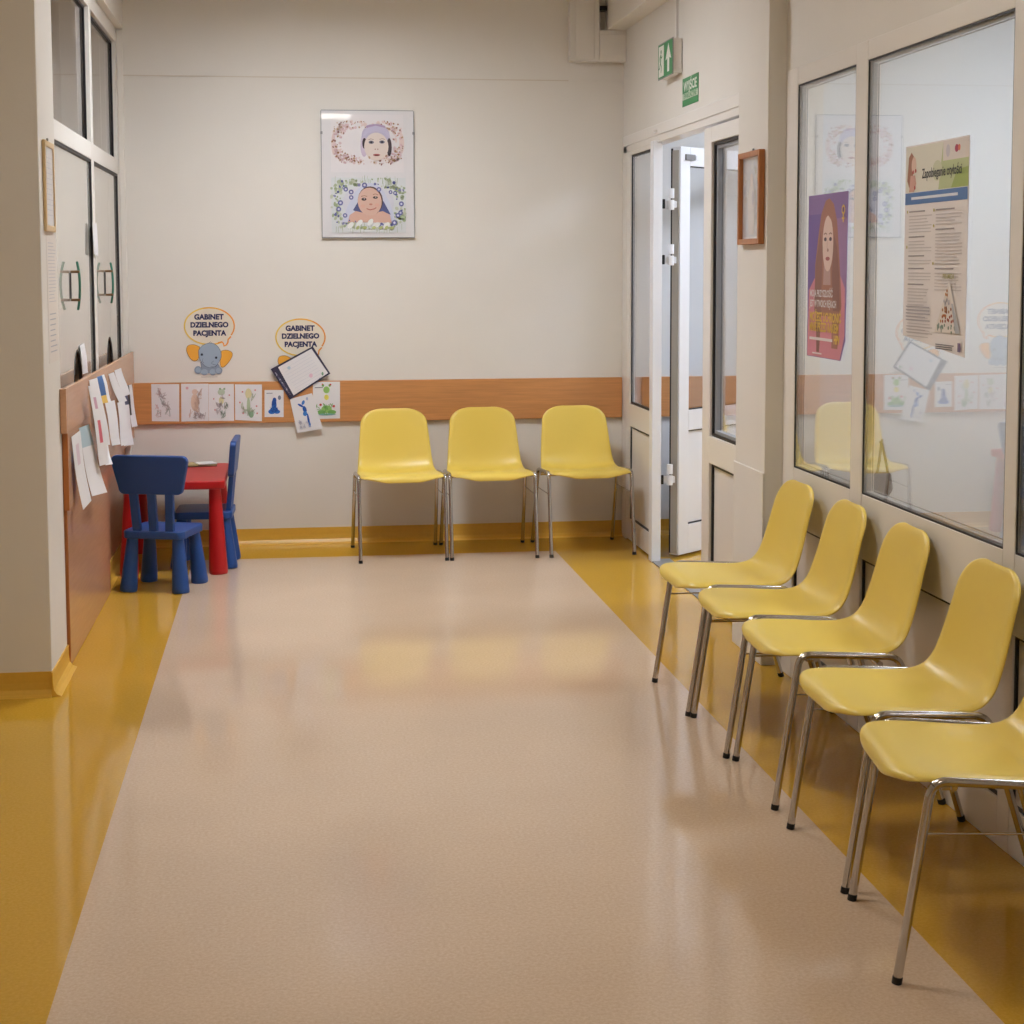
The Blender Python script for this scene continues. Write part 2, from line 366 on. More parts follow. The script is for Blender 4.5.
# opened white leaf beyond the opening (door_2)
A = Vector((2.068, 8.30)); d2 = Vector((.755, .656)); n2 = Vector((-.656, .755))
Rm = Matrix(((d2.x, n2.x, 0, A.x), (d2.y, n2.y, 0, A.y), (0, 0, 1, 0), (0, 0, 0, 1)))
lf = MB(); LW = .92
def lbox(m, a, b_, t0, t1, z0, z1, mt): m.box(a, b_, t0, t1, z0, z1, mt)
lbox(lf, 0, .09, 0, .062, .012, 2.19, M_UPVCW); lbox(lf, LW - .09, LW, 0, .062, .012, 2.19, M_UPVCW)
lbox(lf, .09, LW - .09, 0, .062, .012, .17, M_UPVCW); lbox(lf, .09, LW - .09, 0, .062, 2.09, 2.19, M_UPVCW); lbox(lf, .09, LW - .09, 0, .062, .68, .79, M_UPVCW)
lbox(lf, .09, LW - .09, .014, .045, .17, .68, M_UPVCW)
d_2 = struct('door_2', lf, bevel=.003); d_2.matrix_world = Rm
g = MB(); gy = MB()
for (z0, z1) in ((.17, .68), (.79, 2.09)):
    g.box(.09, .096, .006, .014, z0, z1, M_GASK) if z0 > .5 else None
    g.box(.09, LW - .09, .006, .013, z0, z0 + .008, M_GASK); g.box(.09, LW - .09, .006, .013, z1 - .006, z1, M_GASK)
g.box(-.003, 0, .048, .06, .02, 2.18, M_GASK)
g.box(-.004, 0, .010, .050, .02, 2.17, M_EDGE)
build(g, 'gasket', d_2)
g = MB(); g.box(.09, LW - .09, .025, .031, .79, 2.09, M_GLASSD); build(g, 'glass_pane', d_2)
g = MB(); g.box(.04, .12, -.012, 0, 2.12, 2.15, M_GREY); g.box(.13, .16, -.010, 0, 2.125, 2.145, M_UPVCW); build(g, 'door_closer', d_2)

# --- office counter screen on the left (window_2)
of = MB(); XL = -.90
for a, b_ in ((6.33, 6.42), (7.79, 7.87), (8.98, 9.04)): of.box(XL - .06, XL, a, b_, 1.02, 2.86, M_UPVC)
for a, b_ in ((6.42, 7.79), (7.87, 8.98)):
    of.box(XL - .06, XL - .0005, a, b_, 2.07, 2.15, M_UPVC); of.box(XL - .06, XL - .0005, a, b_, 2.78, 2.86, M_UPVC)
wo = struct('window_2', of, bevel=.003)
for a, b_ in ((6.42, 7.79), (7.87, 8.98)):
    g = MB(); gasket(g, XL - .03, XL - .02, a, b_, 2.15, 2.78, .012); build(g, 'gasket', wo)
    g = MB(); g.box(XL - .036, XL - .03, a + .004, b_ - .004, 2.154, 2.776, M_GLASSO); build(g, 'glass_pane', wo)
    g = MB(); gasket(g, XL - .03, XL - .004, a, b_, 1.02, 2.07, .012); build(g, 'gasket', wo)
def film_pane(y0, y1, yc, hw, zt):
    """film covered pane with an arched speaking slot at its foot"""
    arch = [(yc - hw * cos(t), 1.02 + (zt - 1.02) * sin(t)) for t in [pi * k / 16 for k in range(17)]]
    out = [(y0, 1.02)] + arch + [(y1, 1.02), (y1, 2.068), (y0, 2.068)]
    m = MB(); x0, x1 = XL - .022, XL - .014; n = len(out)
    # build as strips so that the concave outline triangulates cleanly
    cols = [y0] + [a[0] for a in arch] + [y1]; base = [1.02] + [a[1] for a in arch] + [1.02]
    for i in range(len(cols) - 1):
        if cols[i + 1] - cols[i] < 1e-6: continue
        b0, b1 = (base[i], base[i + 1]) if 0 < i < len(cols) - 2 else (1.02, 1.02)
        ya, yb_ = cols[i], cols[i + 1]
        vs = [(x, y, z) for x in (x0, x1) for y, z in ((ya, b0), (yb_, b1), (yb_, 2.068), (ya, 2.068))]
        m.add(vs, [(0, 1, 2, 3), (7, 6, 5, 4), (0, 4, 5, 1), (2, 6, 7, 3)], M_FROST)
    o = build(m, 'service_pane', wo)
    m = MB(); m.tube([(XL - .018, a[0], a[1]) for a in arch], .007, M_GASK, n=8); build(m, 'slot_edge', o)
film_pane(6.42, 7.79, 7.20, .13, 1.20); film_pane(7.87, 8.98, 8.50, .13, 1.20)
for yc in (7.02, 8.34):
    t = MB()
    xs = XL + .020
    pts = [(xs - .012 * abs(k) ** 2.2 + .004, yc + .0, 1.485 + .10 * k) for k in [i / 6 for i in range(-6, 7)]]
    pts = [(xs + .006 - .012 * abs(k) ** 2.2, yc + .02 * abs(k) ** 2 + 0, 1.485 + .102 * k) for k in [i / 6 for i in range(-6, 7)]]
    t.tube(pts, .0055, M_HGREEN, n=8); hobj = build(t, 'pull_handle', wo)
    t = MB()
    for z in (1.425, 1.545): t.tube([(XL - .012, yc, z), (xs + .006, yc, z)], .006, M_HBROWN, n=8)
    build(t, 'handle_post', hobj)
    t = MB(); t.box(XL - .013, XL - .010, yc - .012, yc + .012, 1.43, 1.54, M_GASK); build(t, 'finger_plate', hobj)

# counter fronts
ct = thing('reception_counter', 'beech laminate reception counter front under the glazed office screen', 'counter', (-.9, 7.6, 0))
def ch(mb, name, par, **k):
    o = build(mb, name, par, **k); o.location = -Vector(par.location) if True else o.location; return o
m = MB(); m.box(-1.02, -.860, 6.34, 9.045, .925, 1.045, M_WOODL); m.box(-.860, -.844, 6.34, 9.045, .925, 1.098, M_WOODL); m.box(-.8685, -.844, 6.285, 6.34, .925, 1.098, M_WOODL); ch(m, 'top_board', ct, bevel=.002)
m = MB(); m.box(-.93, -.848, 6.335, 9.045, .62, .9245, M_WOODL); m.box(-.869, -.8478, 6.33, 6.3352, .62, .924, M_WOODO); ch(m, 'middle_board', ct, bevel=.002)
m = MB(); m.box(-.93, -.858, 6.34, 7.78, .004, .6195, M_WOODL); m.box(-.869, -.8575, 6.337, 6.34, .004, .62, M_WOODO); ch(m, 'front_panel', ct, bevel=.002)
m = MB(); m.box(-.95, -.90, 7.785, 9.045, .004, .6195, M_WOODL); ch(m, 'rear_panel', ct, bevel=.002)

# ------------------------------------------------------------------ bumper rails
m = MB(); m.box(-.862, 1.912, YB - .022, YB - .002, .692, .924, M_WOODR)
tag(build(m, 'bumper_rail', bevel=.003), 'long cherry brown wooden rail board along the back wall behind the chairs', 'wall rail')
m = MB(); m.box(2.03, 4.65, YB - .022, YB, .692, .924, M_WOODR)
tag(build(m, 'bumper_rail', bevel=.003), 'brown wooden rail board on the wall seen through the open door gap', 'wall rail')

# ------------------------------------------------------------------ stackable shell chair
def lerp_tab(tab, s):
    for i in range(len(tab) - 1):
        a, b_ = tab[i], tab[i + 1]
        if s <= b_[0]:
            t = (s - a[0]) / (b_[0] - a[0]); t = t * t * (3 - 2 * t) * .5 + t * .5
            return [a[k] + (b_[k] - a[k]) * t for k in range(1, len(a))]
    return list(tab[-1][1:])
def catmull(P, n):
    out = []
    for i in range(len(P) - 1):
        p0 = P[max(i - 1, 0)]; p1 = P[i]; p2 = P[i + 1]; p3 = P[min(i + 2, len(P) - 1)]
        for k in range(n):
            t = k / n
            out.append(tuple(.5 * (2 * b_ + (c_ - a) * t + (2 * a - 5 * b_ + 4 * c_ - d) * t * t + (3 * b_ - a - 3 * c_ + d) * t ** 3) for a, b_, c_, d in zip(p0, p1, p2, p3)))
    out.append(P[-1]); return out
def shell_mesh():
    # columns: y (front is -y), z, half width, edge displacement towards sitter
    P = [(-.252, .424, .205, .000), (-.253, .437, .210, .000), (-.244, .452, .216, -.004), (-.216, .462, .221, -.007), (-.16, .460, .226, -.003), (-.08, .450, .227, .005),
         (.00, .438, .224, .014), (.075, .432, .219, .022), (.128, .445, .212, .028), (.162, .484, .207, .028),
         (.184, .548, .201, .026), (.201, .625, .194, .022), (.214, .690, .187, .018), (.224, .738, .181, .010), (.230, .764, .177, .004), (.236, .776, .174, .000)]
    C = catmull(P, 6)
    L = [0]
    for i in range(1, len(C)): L.append(L[-1] + math.hypot(C[i][0] - C[i - 1][0], C[i][1] - C[i - 1][1]))
    tot = L[-1]
    def at(s):
        s = max(0, min(tot, s))
        for i in range(1, len(C)):
            if s <= L[i] + 1e-9:
                t = (s - L[i - 1]) / max(1e-9, L[i] - L[i - 1]); return [a + (b_ - a) * t for a, b_ in zip(C[i - 1], C[i])]
        return list(C[-1])
    rt, rf = .085, .075; at_, af_ = .120, .160
    ss = []
    for k in range(7): ss.append(rf * (1 - cos(pi / 2 * k / 7)))
    n = 34
    for k in range(n + 1): ss.append(rf + (tot - rf - rt) * k / n)
    for k in range(1, 13): ss.append(tot - rt + rt * sin(pi / 2 * k / 12))
    nu = 20; vs = []; fs = []
    for s in ss:
        y, z, hw, ed = at(s); a = at(s - .006); b_ = at(s + .006)
        t = Vector((0, b_[0] - a[0], b_[1] - a[1])).normalized()
        nrm = Vector((0, -t.z, t.y))          # towards the sitter (up / forward)
        if s < rf: q = 1 - s / rf; hw = hw - af_ * .85 * (1 - math.sqrt(max(0, 1 - q * q)))
        if s > tot - rt: q = 1 - (tot - s) / rt; hw = hw - at_ * (1 - max(0, 1 - q ** 2.3) ** (1 / 2.3))
        for k in range(nu + 1):
            u = -1 + 2 * k / nu; u = math.copysign(abs(u) ** .85, u)
            d = ed * abs(u) ** 2.4
            if abs(u) > .93: d -= .010 * ((abs(u) - .93) / .07) ** 1.5
            vs.append(Vector((u * hw, y, z)) + nrm * d)
    for i in range(len(ss) - 1):
        for k in range(nu):
            a = i * (nu + 1) + k; fs.append((a, a + 1, a + nu + 2, a + nu + 1))
    m = MB(); m.add(vs, fs, M_CHAIR, True); return m
def bend_path(pts, r, n=7):
    pts = [Vector(p) for p in pts]; out = [pts[0]]
    for i in range(1, len(pts) - 1):
        p = pts[i]; a = (pts[i - 1] - p).normalized(); b_ = (pts[i + 1] - p).normalized()
        s = p + a * r; e = p + b_ * r
        for k in range(n + 1):
            t = k / n; out.append(s * (1 - t) ** 2 + p * 2 * t * (1 - t) + e * t * t)
    out.append(pts[-1]); return out
def make_chair(label, group):
    t = thing('stacking_chair', label, 'chair', group=group)
    build(shell_mesh(), 'seat_shell', t, solid=.007, subsurf=1)
    R = .0102
    for s in (-1, 1):
        x = .2305 * s
        full = bend_path([(x * 1.0, -.245, .012), (x, -.178, .452), (x * .985, .115, .437), (x * 1.01, .247, .012)], .035)
        # split at the bends: front leg, side rail, rear leg
        iF = 1 + 7; 
        m = MB(); m.tube(full[:iF + 1 - 4], R, M_CHROME); leg = build(m, 'leg', t)
        c_ = MB(); d = Vector((0, -.067, -.44)).normalized(); p0 = Vector((x, -.245, .012)); c_.tube([p0 - d * .004, p0 + d * .012], .0112, M_CAP); build(c_, 'foot_cap', leg)
        m = MB(); m.tube(full[iF - 4:iF + 8 - 3], R, M_CHROME); build(m, 'side_rail', t)
        m = MB(); m.tube(full[iF + 4:], R, M_CHROME); leg = build(m, 'leg', t)
        c_ = MB(); p0 = Vector((x * 1.01, .247, .012)); d = Vector((0, .132, -.425)).normalized(); c_.tube([p0 - d * .004, p0 + d * .012], .0112, M_CAP); build(c_, 'foot_cap', leg)
        m = MB(); m.tube([(x, -.227, .325 - .19 + .0), (x, .2, .185)], .003, M_CHROME, n=6) if False else m.tube([(x, -.1965, .335), (x, .1495, .335)], .003, M_CHROME, n=8); build(m, 'tie_wire', t)
        m = MB(); m.box(min(x, x - .034 * s), max(x, x - .034 * s), -.160, -.135, .430, .444, M_CHROME); build(m, 'linking_clip', t, bevel=.003)
    for y, z in ((-.13, .436), (.06, .416)):
        m = MB(); m.tube([(-.227, y, z), (.227, y, z)], .009, M_CHROME); build(m, 'cross_bar', t)
    return t
def copy_tree(o, parent=None):
    c_ = o.copy(); COL.objects.link(c_)
    if parent: c_.parent = parent
    for k in list(o.children): copy_tree(k, c_)
    return c_
proto = None
BACK = [(.590, 8.630, 0.04, 'yellow plastic shell chair at the left end of the back wall row of three'),
        (1.082, 8.640, 0.02, 'middle yellow plastic shell chair of the three along the back wall'),
        (1.612, 8.655, 0.05, 'yellow plastic shell chair beside the door jamb, right end of back wall row')]
SIDE = [(1.607, 5.565, 1.5, 'yellow shell chair next to the pier, farthest of the row under the window'),
        (1.620, 5.070, -1.5, 'second yellow shell chair from the pier in the row under the window'),
        (1.628, 4.575, -2.0, 'middle yellow shell chair of the five in the row under the window'),
        (1.612, 3.960, -1.0, 'second nearest yellow shell chair in the window row, set apart by a small gap'),
        (1.575, 3.425, -8.0, 'nearest yellow shell chair in the window row, cut off by the right picture edge')]
for x, y, a, lb in BACK:
    if proto is None: proto = make_chair(lb, 'yellow chairs along the back wall'); o = proto
    else: o = copy_tree(proto)
    o.location = (x, y, 0); o.rotation_euler = (0, 0, a); o['label'] = lb; o['group'] = 'yellow chairs along the back wall'
for x, y, a, lb in SIDE:
    o = copy_tree(proto); o.location = (x, y, 0); o.rotation_euler = (0, 0, radians(-90 + a)); o['label'] = lb; o['group'] = 'yellow chairs under the right window'

# ------------------------------------------------------------------ children's table and chairs
def rrect(w_, d_, r, n=6, cx=0, cy=0):
    out = []
    for qx, qy, a0 in ((1, 1, 0), (-1, 1, 90), (-1, -1, 180), (1, -1, 270)):
        for k in range(n + 1):
            a = radians(a0 + 90 * k / n); out.append((cx + qx * (w_ / 2 - r) + r * cos(a), cy + qy * (d_ / 2 - r) + r * sin(a)))
    return out
def cone_leg(x, y, h, rb, rt, dx, dy, mt):
    m = MB(); prof = [(0.0, rb * .93), (.006, rb), (.02, rb)] + [(.02 + (h - .02) * k / 6, rb + (rt - rb) * k / 6) for k in range(1, 7)]
    m.tube([(x + dx * (1 - z / h), y + dy * (1 - z / h), z) for z, r in prof], [r for z, r in prof], mt, n=24); return m
def kid_chair(label, group):
    t = thing('childrens_chair', label, "children's chair", group=group)
    m = MB(); m.prism(rrect(.31, .30, .035), 2, .260, .298, M_BLUE); build(m, 'seat', t, bevel=.006)
    for sx in (-1, 1):
        for sy in (-1, 1):
            build(cone_leg(sx * .115, sy * .11, .262, .042, .027, sx * .018, sy * .022, M_BLUE), 'leg', t)
    # backrest at +y side, leaning back
    tilt = .10
    def Y(z): return .128 + (z - .30) * tilt
    for sx in (-1, 0, 1):
        m = MB(); vs = []
        for z, cx in ((.29, sx * .082), (.50, sx * .092)):
            for a, b_ in ((-.021, -.013), (.021, -.013), (.021, .013), (-.021, .013)): vs.append((cx + a, Y(z) + b_, z))
        m.add(vs, [(0, 1, 2, 3), (7, 6, 5, 4), (0, 4, 5, 1), (1, 5, 6, 2), (2, 6, 7, 3), (3, 7, 4, 0)], M_BLUE); build(m, 'back_post', t, bevel=.004)
    out = []
    hw0, hw1, z0, z1, r = .162, .192, .478, .668, .03
    for cx, cz, a0 in ((hw1 - r, z1 - r, 0), (-hw1 + r, z1 - r, 90), (-hw0 + r, z0 + r, 180), (hw0 - r, z0 + r, 270)):
        for k in range(7):
            a = radians(a0 + 90 * k / 6); out.append((cx + r * cos(a), cz + r * sin(a)))
    m = MB(); n = len(out)
    vs = [(x, Y(z) - .016 + .018 * (x / .18) ** 2 * 0, z) for x, z in out] + [(x, Y(z) + .016, z) for x, z in out]
    m.add(vs, [tuple(range(n)), tuple(range(2 * n - 1, n - 1, -1))] + [(i, (i + 1) % n, n + (i + 1) % n, n + i) for i in range(n)], M_BLUE)
    build(m, 'backrest', t, bevel=.007, seg=3)
    return t
k1 = kid_chair('blue plastic childrens chair with its back to the camera in front of the red table', "children's chairs")
k1.location = (-.612, 7.90, 0); k1.rotation_euler = (0, 0, radians(180 - 17))
k2 = copy_tree(k1); k2['label'] = 'blue plastic childrens chair tucked sideways at the right side of the red table'
k2.location = (-.440, 8.49, 0); k2.rotation_euler = (0, 0, radians(-90 - 2))
t = thing('childrens_table', 'small red plastic childrens table in the corner beside the counter', "children's table", (-.588, 8.545, 0))
m = MB(); m.prism(rrect(.53, .76, .03), 2, .44, .483, M_RED); build(m, 'tabletop', t, bevel=.008)
for sx in (-1, 1):
    for sy in (-1, 1): build(cone_leg(sx * .212, sy * .325, .44, .048, .030, sx * .012, sy * .01, M_RED), 'leg', t)
# magazines on the table
random.seed(4)
mg = [(-.49, 8.83, .483, .19, .14, .1, ink((70, 60, 48)), 'dark covered magazine lying lowest on the red table'),
      (-.48, 8.84, .4885, .17, .12, .2, ink((176, 154, 112)), 'cream covered magazine in the pile on the red table'),
      (-.45, 8.82, .494, .10, .10, .3, ink((222, 222, 220)), 'small white booklet on top of the magazines on the red table')]
for x, y, z, a, b_, r, mt, lb in mg:
    m = MB(); m.box(-a / 2, a / 2, -b_ / 2, b_ / 2, 0, .0048, mt); m.box(-a / 2 + .002, a / 2 - .002, -b_ / 2 + .002, b_ / 2 - .002, .0048, .0052, ink((180, 160, 110)) if mt is not mg[2][6] else mt)
    tag(build(m, 'magazine', loc=(x, y, z + .0004), rotz=r), lb, 'magazine', 'magazines on the red table')

# ------------------------------------------------------------------ flat prints: layered shapes in a local (u, v) plane
def text_mesh(txt, size, bold=0.0, sx=1.0, align='CENTER'):
    cu = bpy.data.curves.new('t', 'FONT'); cu.body = txt; cu.size = size; cu.align_x = align; cu.align_y = 'CENTER'; cu.offset = bold; cu.resolution_u = 3
    ob = bpy.data.objects.new('t', cu); COL.objects.link(ob)
    dg = bpy.context.evaluated_depsgraph_get(); me = bpy.data.meshes.new_from_object(ob.evaluated_get(dg))
    vs = [(v.co.x * sx, v.co.y) for v in me.vertices]; fs = [tuple(p.vertices) for p in me.polygons]
    bpy.data.objects.remove(ob); bpy.data.curves.remove(cu); bpy.data.meshes.remove(me)
    return vs, fs
class Print:
    """a sheet with coloured shapes; u right, v up, layers stack outwards by a hair"""
    def __init__(s, step=.0003): s.mb = MB(); s.k = 1; s.step = step
    def sheet(s, pts, t, mt):
        n = len(pts); vs = [(u, v, 0) for u, v in pts] + [(u, v, t) for u, v in pts]
        s.mb.add(vs, [tuple(reversed(range(n))), tuple(range(n, 2 * n))] + [(i, (i + 1) % n, n + (i + 1) % n, n + i) for i in range(n)], mt); s.t = t; return s
    def poly(s, pts, mt, lift=True):
        if lift: s.k += 1
        z = s.t + s.k * s.step; s.mb.add([(u, v, z) for u, v in pts], [tuple(range(len(pts)))], mt); return s
    def ell(s, cx, cy, a, b_, mt, rot=0, n=22, lift=True):
        c_, d_ = cos(rot), sin(rot)
        return s.poly([(cx + a * cos(t) * c_ - b_ * sin(t) * d_, cy + a * cos(t) * d_ + b_ * sin(t) * c_) for t in [2 * pi * k / n for k in range(n)]], mt, lift)
    def rect(s, u0, v0, u1, v1, mt, lift=True): return s.poly([(u0, v0), (u1, v0), (u1, v1), (u0, v1)], mt, lift)
    def stroke(s, pts, w_, mt, closed=False, lift=True):
        if lift: s.k += 1
        z = s.t + s.k * s.step; n = len(pts); L = []; R_ = []
        for i in range(n):
            if closed: a = pts[(i - 1) % n]; b_ = pts[(i + 1) % n]
            else: a = pts[max(i - 1, 0)]; b_ = pts[min(i + 1, n - 1)]
            dx, dy = b_[0] - a[0], b_[1] - a[1]; q = math.hypot(dx, dy) or 1
            L.append((pts[i][0] - dy / q * w_ / 2, pts[i][1] + dx / q * w_ / 2, z)); R_.append((pts[i][0] + dy / q * w_ / 2, pts[i][1] - dx / q * w_ / 2, z))
        vs = L + R_; m_ = n if closed else n - 1
        s.mb.add(vs, [(n + i, n + (i + 1) % n, (i + 1) % n, i) for i in range(m_)], mt); return s
    def text(s, txt, u, v, size, mt, bold=0.0, sx=1.0, align='CENTER', rot=0):
        vs, fs = text_mesh(txt, size, bold, sx, align); s.k += 1; z = s.t + s.k * s.step; c_, d_ = cos(rot), sin(rot)
        s.mb.add([(u + a * c_ - b_ * d_, v + a * d_ + b_ * c_, z) for a, b_ in vs], fs, mt); return s
    def place(s, name, plane, at, rot=0, parent=None, curl=None):
        """plane 'back' faces -y, 'left' faces +x, 'right' faces -x"""
        c_, d_ = cos(rot), sin(rot); out = []
        for u, v, h in s.mb.v:
            if curl: h = h + curl(u, v)
            u, v = u * c_ - v * d_, u * d_ + v * c_
            if plane == 'back': out.append((at[0] + u, at[1] - h, at[2] + v))
            elif plane == 'left': out.append((at[0] + h, at[1] + u, at[2] + v))
            else: out.append((at[0] - h, at[1] - u, at[2] + v))
        s.mb.v = out; return build(s.mb, name, parent, fixn=False)
def lines(P, u0, u1, v0, v1, n, mt, h=.0016, rag=.3, seed=1):
    rd = random.Random(seed)
    for i in range(n):
        v = v0 + (v1 - v0) * (i + .5) / n; P.rect(u0, v - h / 2, u1 - (u1 - u0) * rag * rd.random() ** 3, v + h / 2, mt, lift=(i == 0))
def scribble(P, cx, cy, r, mt, w_, n, seed):
    rd = random.Random(seed); pts = []
    x, y = cx, cy
    for i in range(n):
        x = cx + (rd.random() - .5) * 2 * r; y = cy + (rd.random() - .5) * 2 * r; pts.append((x, y))
    P.stroke(pts, w_, mt)

# --- baby picture on the back wall
W_, H_ = .512, .70
pic = thing('framed_picture', 'glass covered picture of two babies in flower wreaths on the back wall', 'picture', (.461, YB - .004, 2.079))
P = Print(step=.00007); P.sheet([(-W_ / 2, -H_ / 2), (W_ / 2, -H_ / 2), (W_ / 2, H_ / 2), (-W_ / 2, H_ / 2)], .012, M_SHEETGLASS)
I = lambda r, g, b_: ink((r, g, b_), True)
rd = random.Random(7)
P.rect(-.205, .01, .20, .33, I(226, 222, 224)); P.ell(-.03, .0, .2, .0, I(226, 222, 224))
# upper wreath
pinks = [I(222, 196, 200), I(214, 184, 190), I(224, 204, 200)]; browns = [I(180, 142, 106), I(172, 130, 98), I(166, 122, 116), I(200, 168, 140)]
P.ell(-.19, .165, .012, .06, pinks[2]); P.ell(.19, .17, .014, .055, pinks[2])
def ring(cx, cy, a, b_, n, cols, rmin, rmax, jit):
    P.k += 1
    for i in range(n):
        t = 2 * pi * (i + rd.random()) / n
        ca, sa = cos(t), sin(t); ca = math.copysign(abs(ca) ** .5, ca); sa = math.copysign(abs(sa) ** .5, sa)
        x = cx + a * ca + rd.uniform(-jit, jit); y = cy + b_ * sa + rd.uniform(-jit, jit); r = rd.uniform(rmin, rmax)
        P.ell(x, y, r, r * rd.uniform(.5, 1), rd.choice(cols), rd.random() * 3, n=7, lift=(i % 6 == 0))
ring(0, .175, .172, .098, 170, pinks, .005, .013, .022)
ring(0, .175, .172, .098, 150, browns, .002, .0075, .026)
# upper baby: hat, hair, face
P.ell(.045, .180, .084, .092, I(204, 198, 214)); P.ell(.045, .215, .078, .062, I(190, 184, 208)); P.ell(.045, .262, .055, .014, I(176, 154, 188), n=14)
P.ell(-.020, .150, .02, .055, I(206, 190, 210)); P.ell(.120, .15, .014, .05, I(66, 54, 62)); P.ell(-.018, .170, .012, .03, I(60, 50, 60))
P.ell(.048, .152, .068, .078, I(222, 208, 200)); P.poly([(-.026, .205), (.0, .226), (.046, .236), (.095, .226), (.122, .200), (.118, .226), (.09, .258), (.046, .268), (.004, .258), (-.022, .232)], I(194, 188, 212))
P.ell(.020, .176, .015, .009, I(120, 120, 138)); P.ell(.080, .178, .015, .009, I(120, 120, 138)); P.ell(.020, .176, .006, .006, I(54, 52, 70)); P.ell(.080, .178, .006, .006, I(54, 52, 70))
P.stroke([(.004, .190), (.018, .195), (.034, .190)], .003, I(170, 146, 132)); P.stroke([(.066, .192), (.082, .197), (.096, .192)], .003, I(170, 146, 132))
P.ell(.042, .138, .004, .003, I(176, 130, 120)); P.ell(.056, .138, .004, .003, I(176, 130, 120)); P.ell(.049, .106, .020, .006, I(170, 92, 92)); P.ell(.049, .1035, .013, .003, I(120, 60, 66))
ring(.02, .080, .13, .012, 26, browns + pinks, .003, .009, .010)
# lower wreath
greens = [I(176, 188, 158), I(196, 202, 180), I(160, 176, 140)]; blues = [I(112, 116, 168), I(96, 100, 156), I(140, 142, 184)]
P.rect(-.205, -.325, .21, -.02, I(214, 218, 220)); ring(0, -.165, .182, .118, 190, greens, .005, .014, .026)
for i in range(60):
    x = rd.uniform(-.19, .19); y = rd.choice((-.04, -.30)) + rd.uniform(-.015, .015); P.stroke([(x, y - .016), (x + rd.uniform(-.004, .004), y + .018)], .002, rd.choice(greens), lift=(i % 10 == 0))
P.ell(0, -.16, .145, .10, I(212, 212, 222))
# towel hood
P.poly([(-.150, -.268), (-.115, -.18), (-.075, -.10), (-.03, -.060), (.01, -.048), (.05, -.058), (.09, -.10), (.12, -.16), (.142, -.22), (.150, -.27)], I(204, 208, 226))
P.poly([(-.085, -.20), (-.055, -.15), (.085, -.15), (.125, -.225), (.10, -.22), (-.06, -.215)], I(86, 92, 138))
P.poly([(-.115, -.268), (-.105, -.228), (-.07, -.205), (-.03, -.215), (.04, -.215), (.08, -.205), (.12, -.225), (.130, -.27)], I(212, 172, 156))
P.ell(.012, -.148, .070, .080, I(92, 68, 66), .1)
P.ell(.008, -.153, .067, .078, I(214, 178, 162), .1)
P.ell(-.024, -.140, .014, .008, I(60, 50, 56)); P.ell(.040, -.130, .014, .007, I(60, 50, 56)); P.ell(-.022, -.138, .003, .003, I(220, 210, 210)); P.ell(.042, -.128, .003, .003, I(220, 210, 210))
P.stroke([(-.040, -.124), (-.022, -.120), (-.006, -.124)], .003, I(150, 104, 90)); P.stroke([(.026, -.114), (.042, -.110), (.056, -.116)], .003, I(150, 104, 90))
P.ell(.014, -.168, .009, .005, I(190, 126, 112)); P.stroke([(-.010, -.192), (.010, -.199), (.034, -.193), (.044, -.186)], .005, I(176, 92, 88))
P.ell(-.03, -.178, .014, .010, I(217, 171, 156)); P.ell(.048, -.172, .013, .010, I(217, 171, 156))
ring(0, -.165, .180, .115, 34, blues, .005, .0105, .02)
for x, y, r in [(-.125, -.085, .013), (-.095, -.10, .014), (-.095, -.13, .013), (-.02, -.062, .015), (.06, -.085, .013), (.185, -.165, .014), (.18, -.215, .013), (.145, -.27, .015), (.075, -.29, .015), (-.155, -.16, .015), (-.165, -.195, .014), (-.13, -.23, .013), (.165, -.23, .014), (.125, -.1, .011), (.15, -.105, .011)]:
    P.ell(x, y, r, r, blues[0], n=12); P.ell(x, y, r * .45, r * .45, I(206, 206, 224), n=8)
for x, y in [(-.05, -.272), (.01, -.268), (.10, -.285), (-.10, -.285), (.045, -.282)]: P.ell(x, y, .022, .013, I(232, 234, 232), rd.random())
for x in (-.06, -.02, .03, .07, .10, .13): P.ell(x, -.298, .012, .008, I(186, 194, 130), rd.random())
o = P.place('picture_panel', 'back', (0, 0, 0), parent=pic); o.location = (0, 0, 0)
m = MB()
for z in (-.354, .350): 
    pass
m.box(-W_ / 2 - .004, W_ / 2 + .004, -.013, -.001, -H_ / 2 - .006, -H_ / 2, M_GREY); m.box(-W_ / 2 - .004, -W_ / 2, -.013, -.001, -H_ / 2, H_ / 2, M_GREY)
m.box(W_ / 2, W_ / 2 + .004, -.013, -.001, -H_ / 2, H_ / 2, M_SPACER); m.box(-W_ / 2, W_ / 2, -.013, -.001, H_ / 2, H_ / 2 + .004, M_SPACER)
build(m, 'picture_edge', pic)
for x in (-W_ / 2, W_ / 2):
    m = MB(); m.box(x - .006, x + .006, -.016, 0, .22, .235, M_GREY); build(m, 'glass_clip', pic)

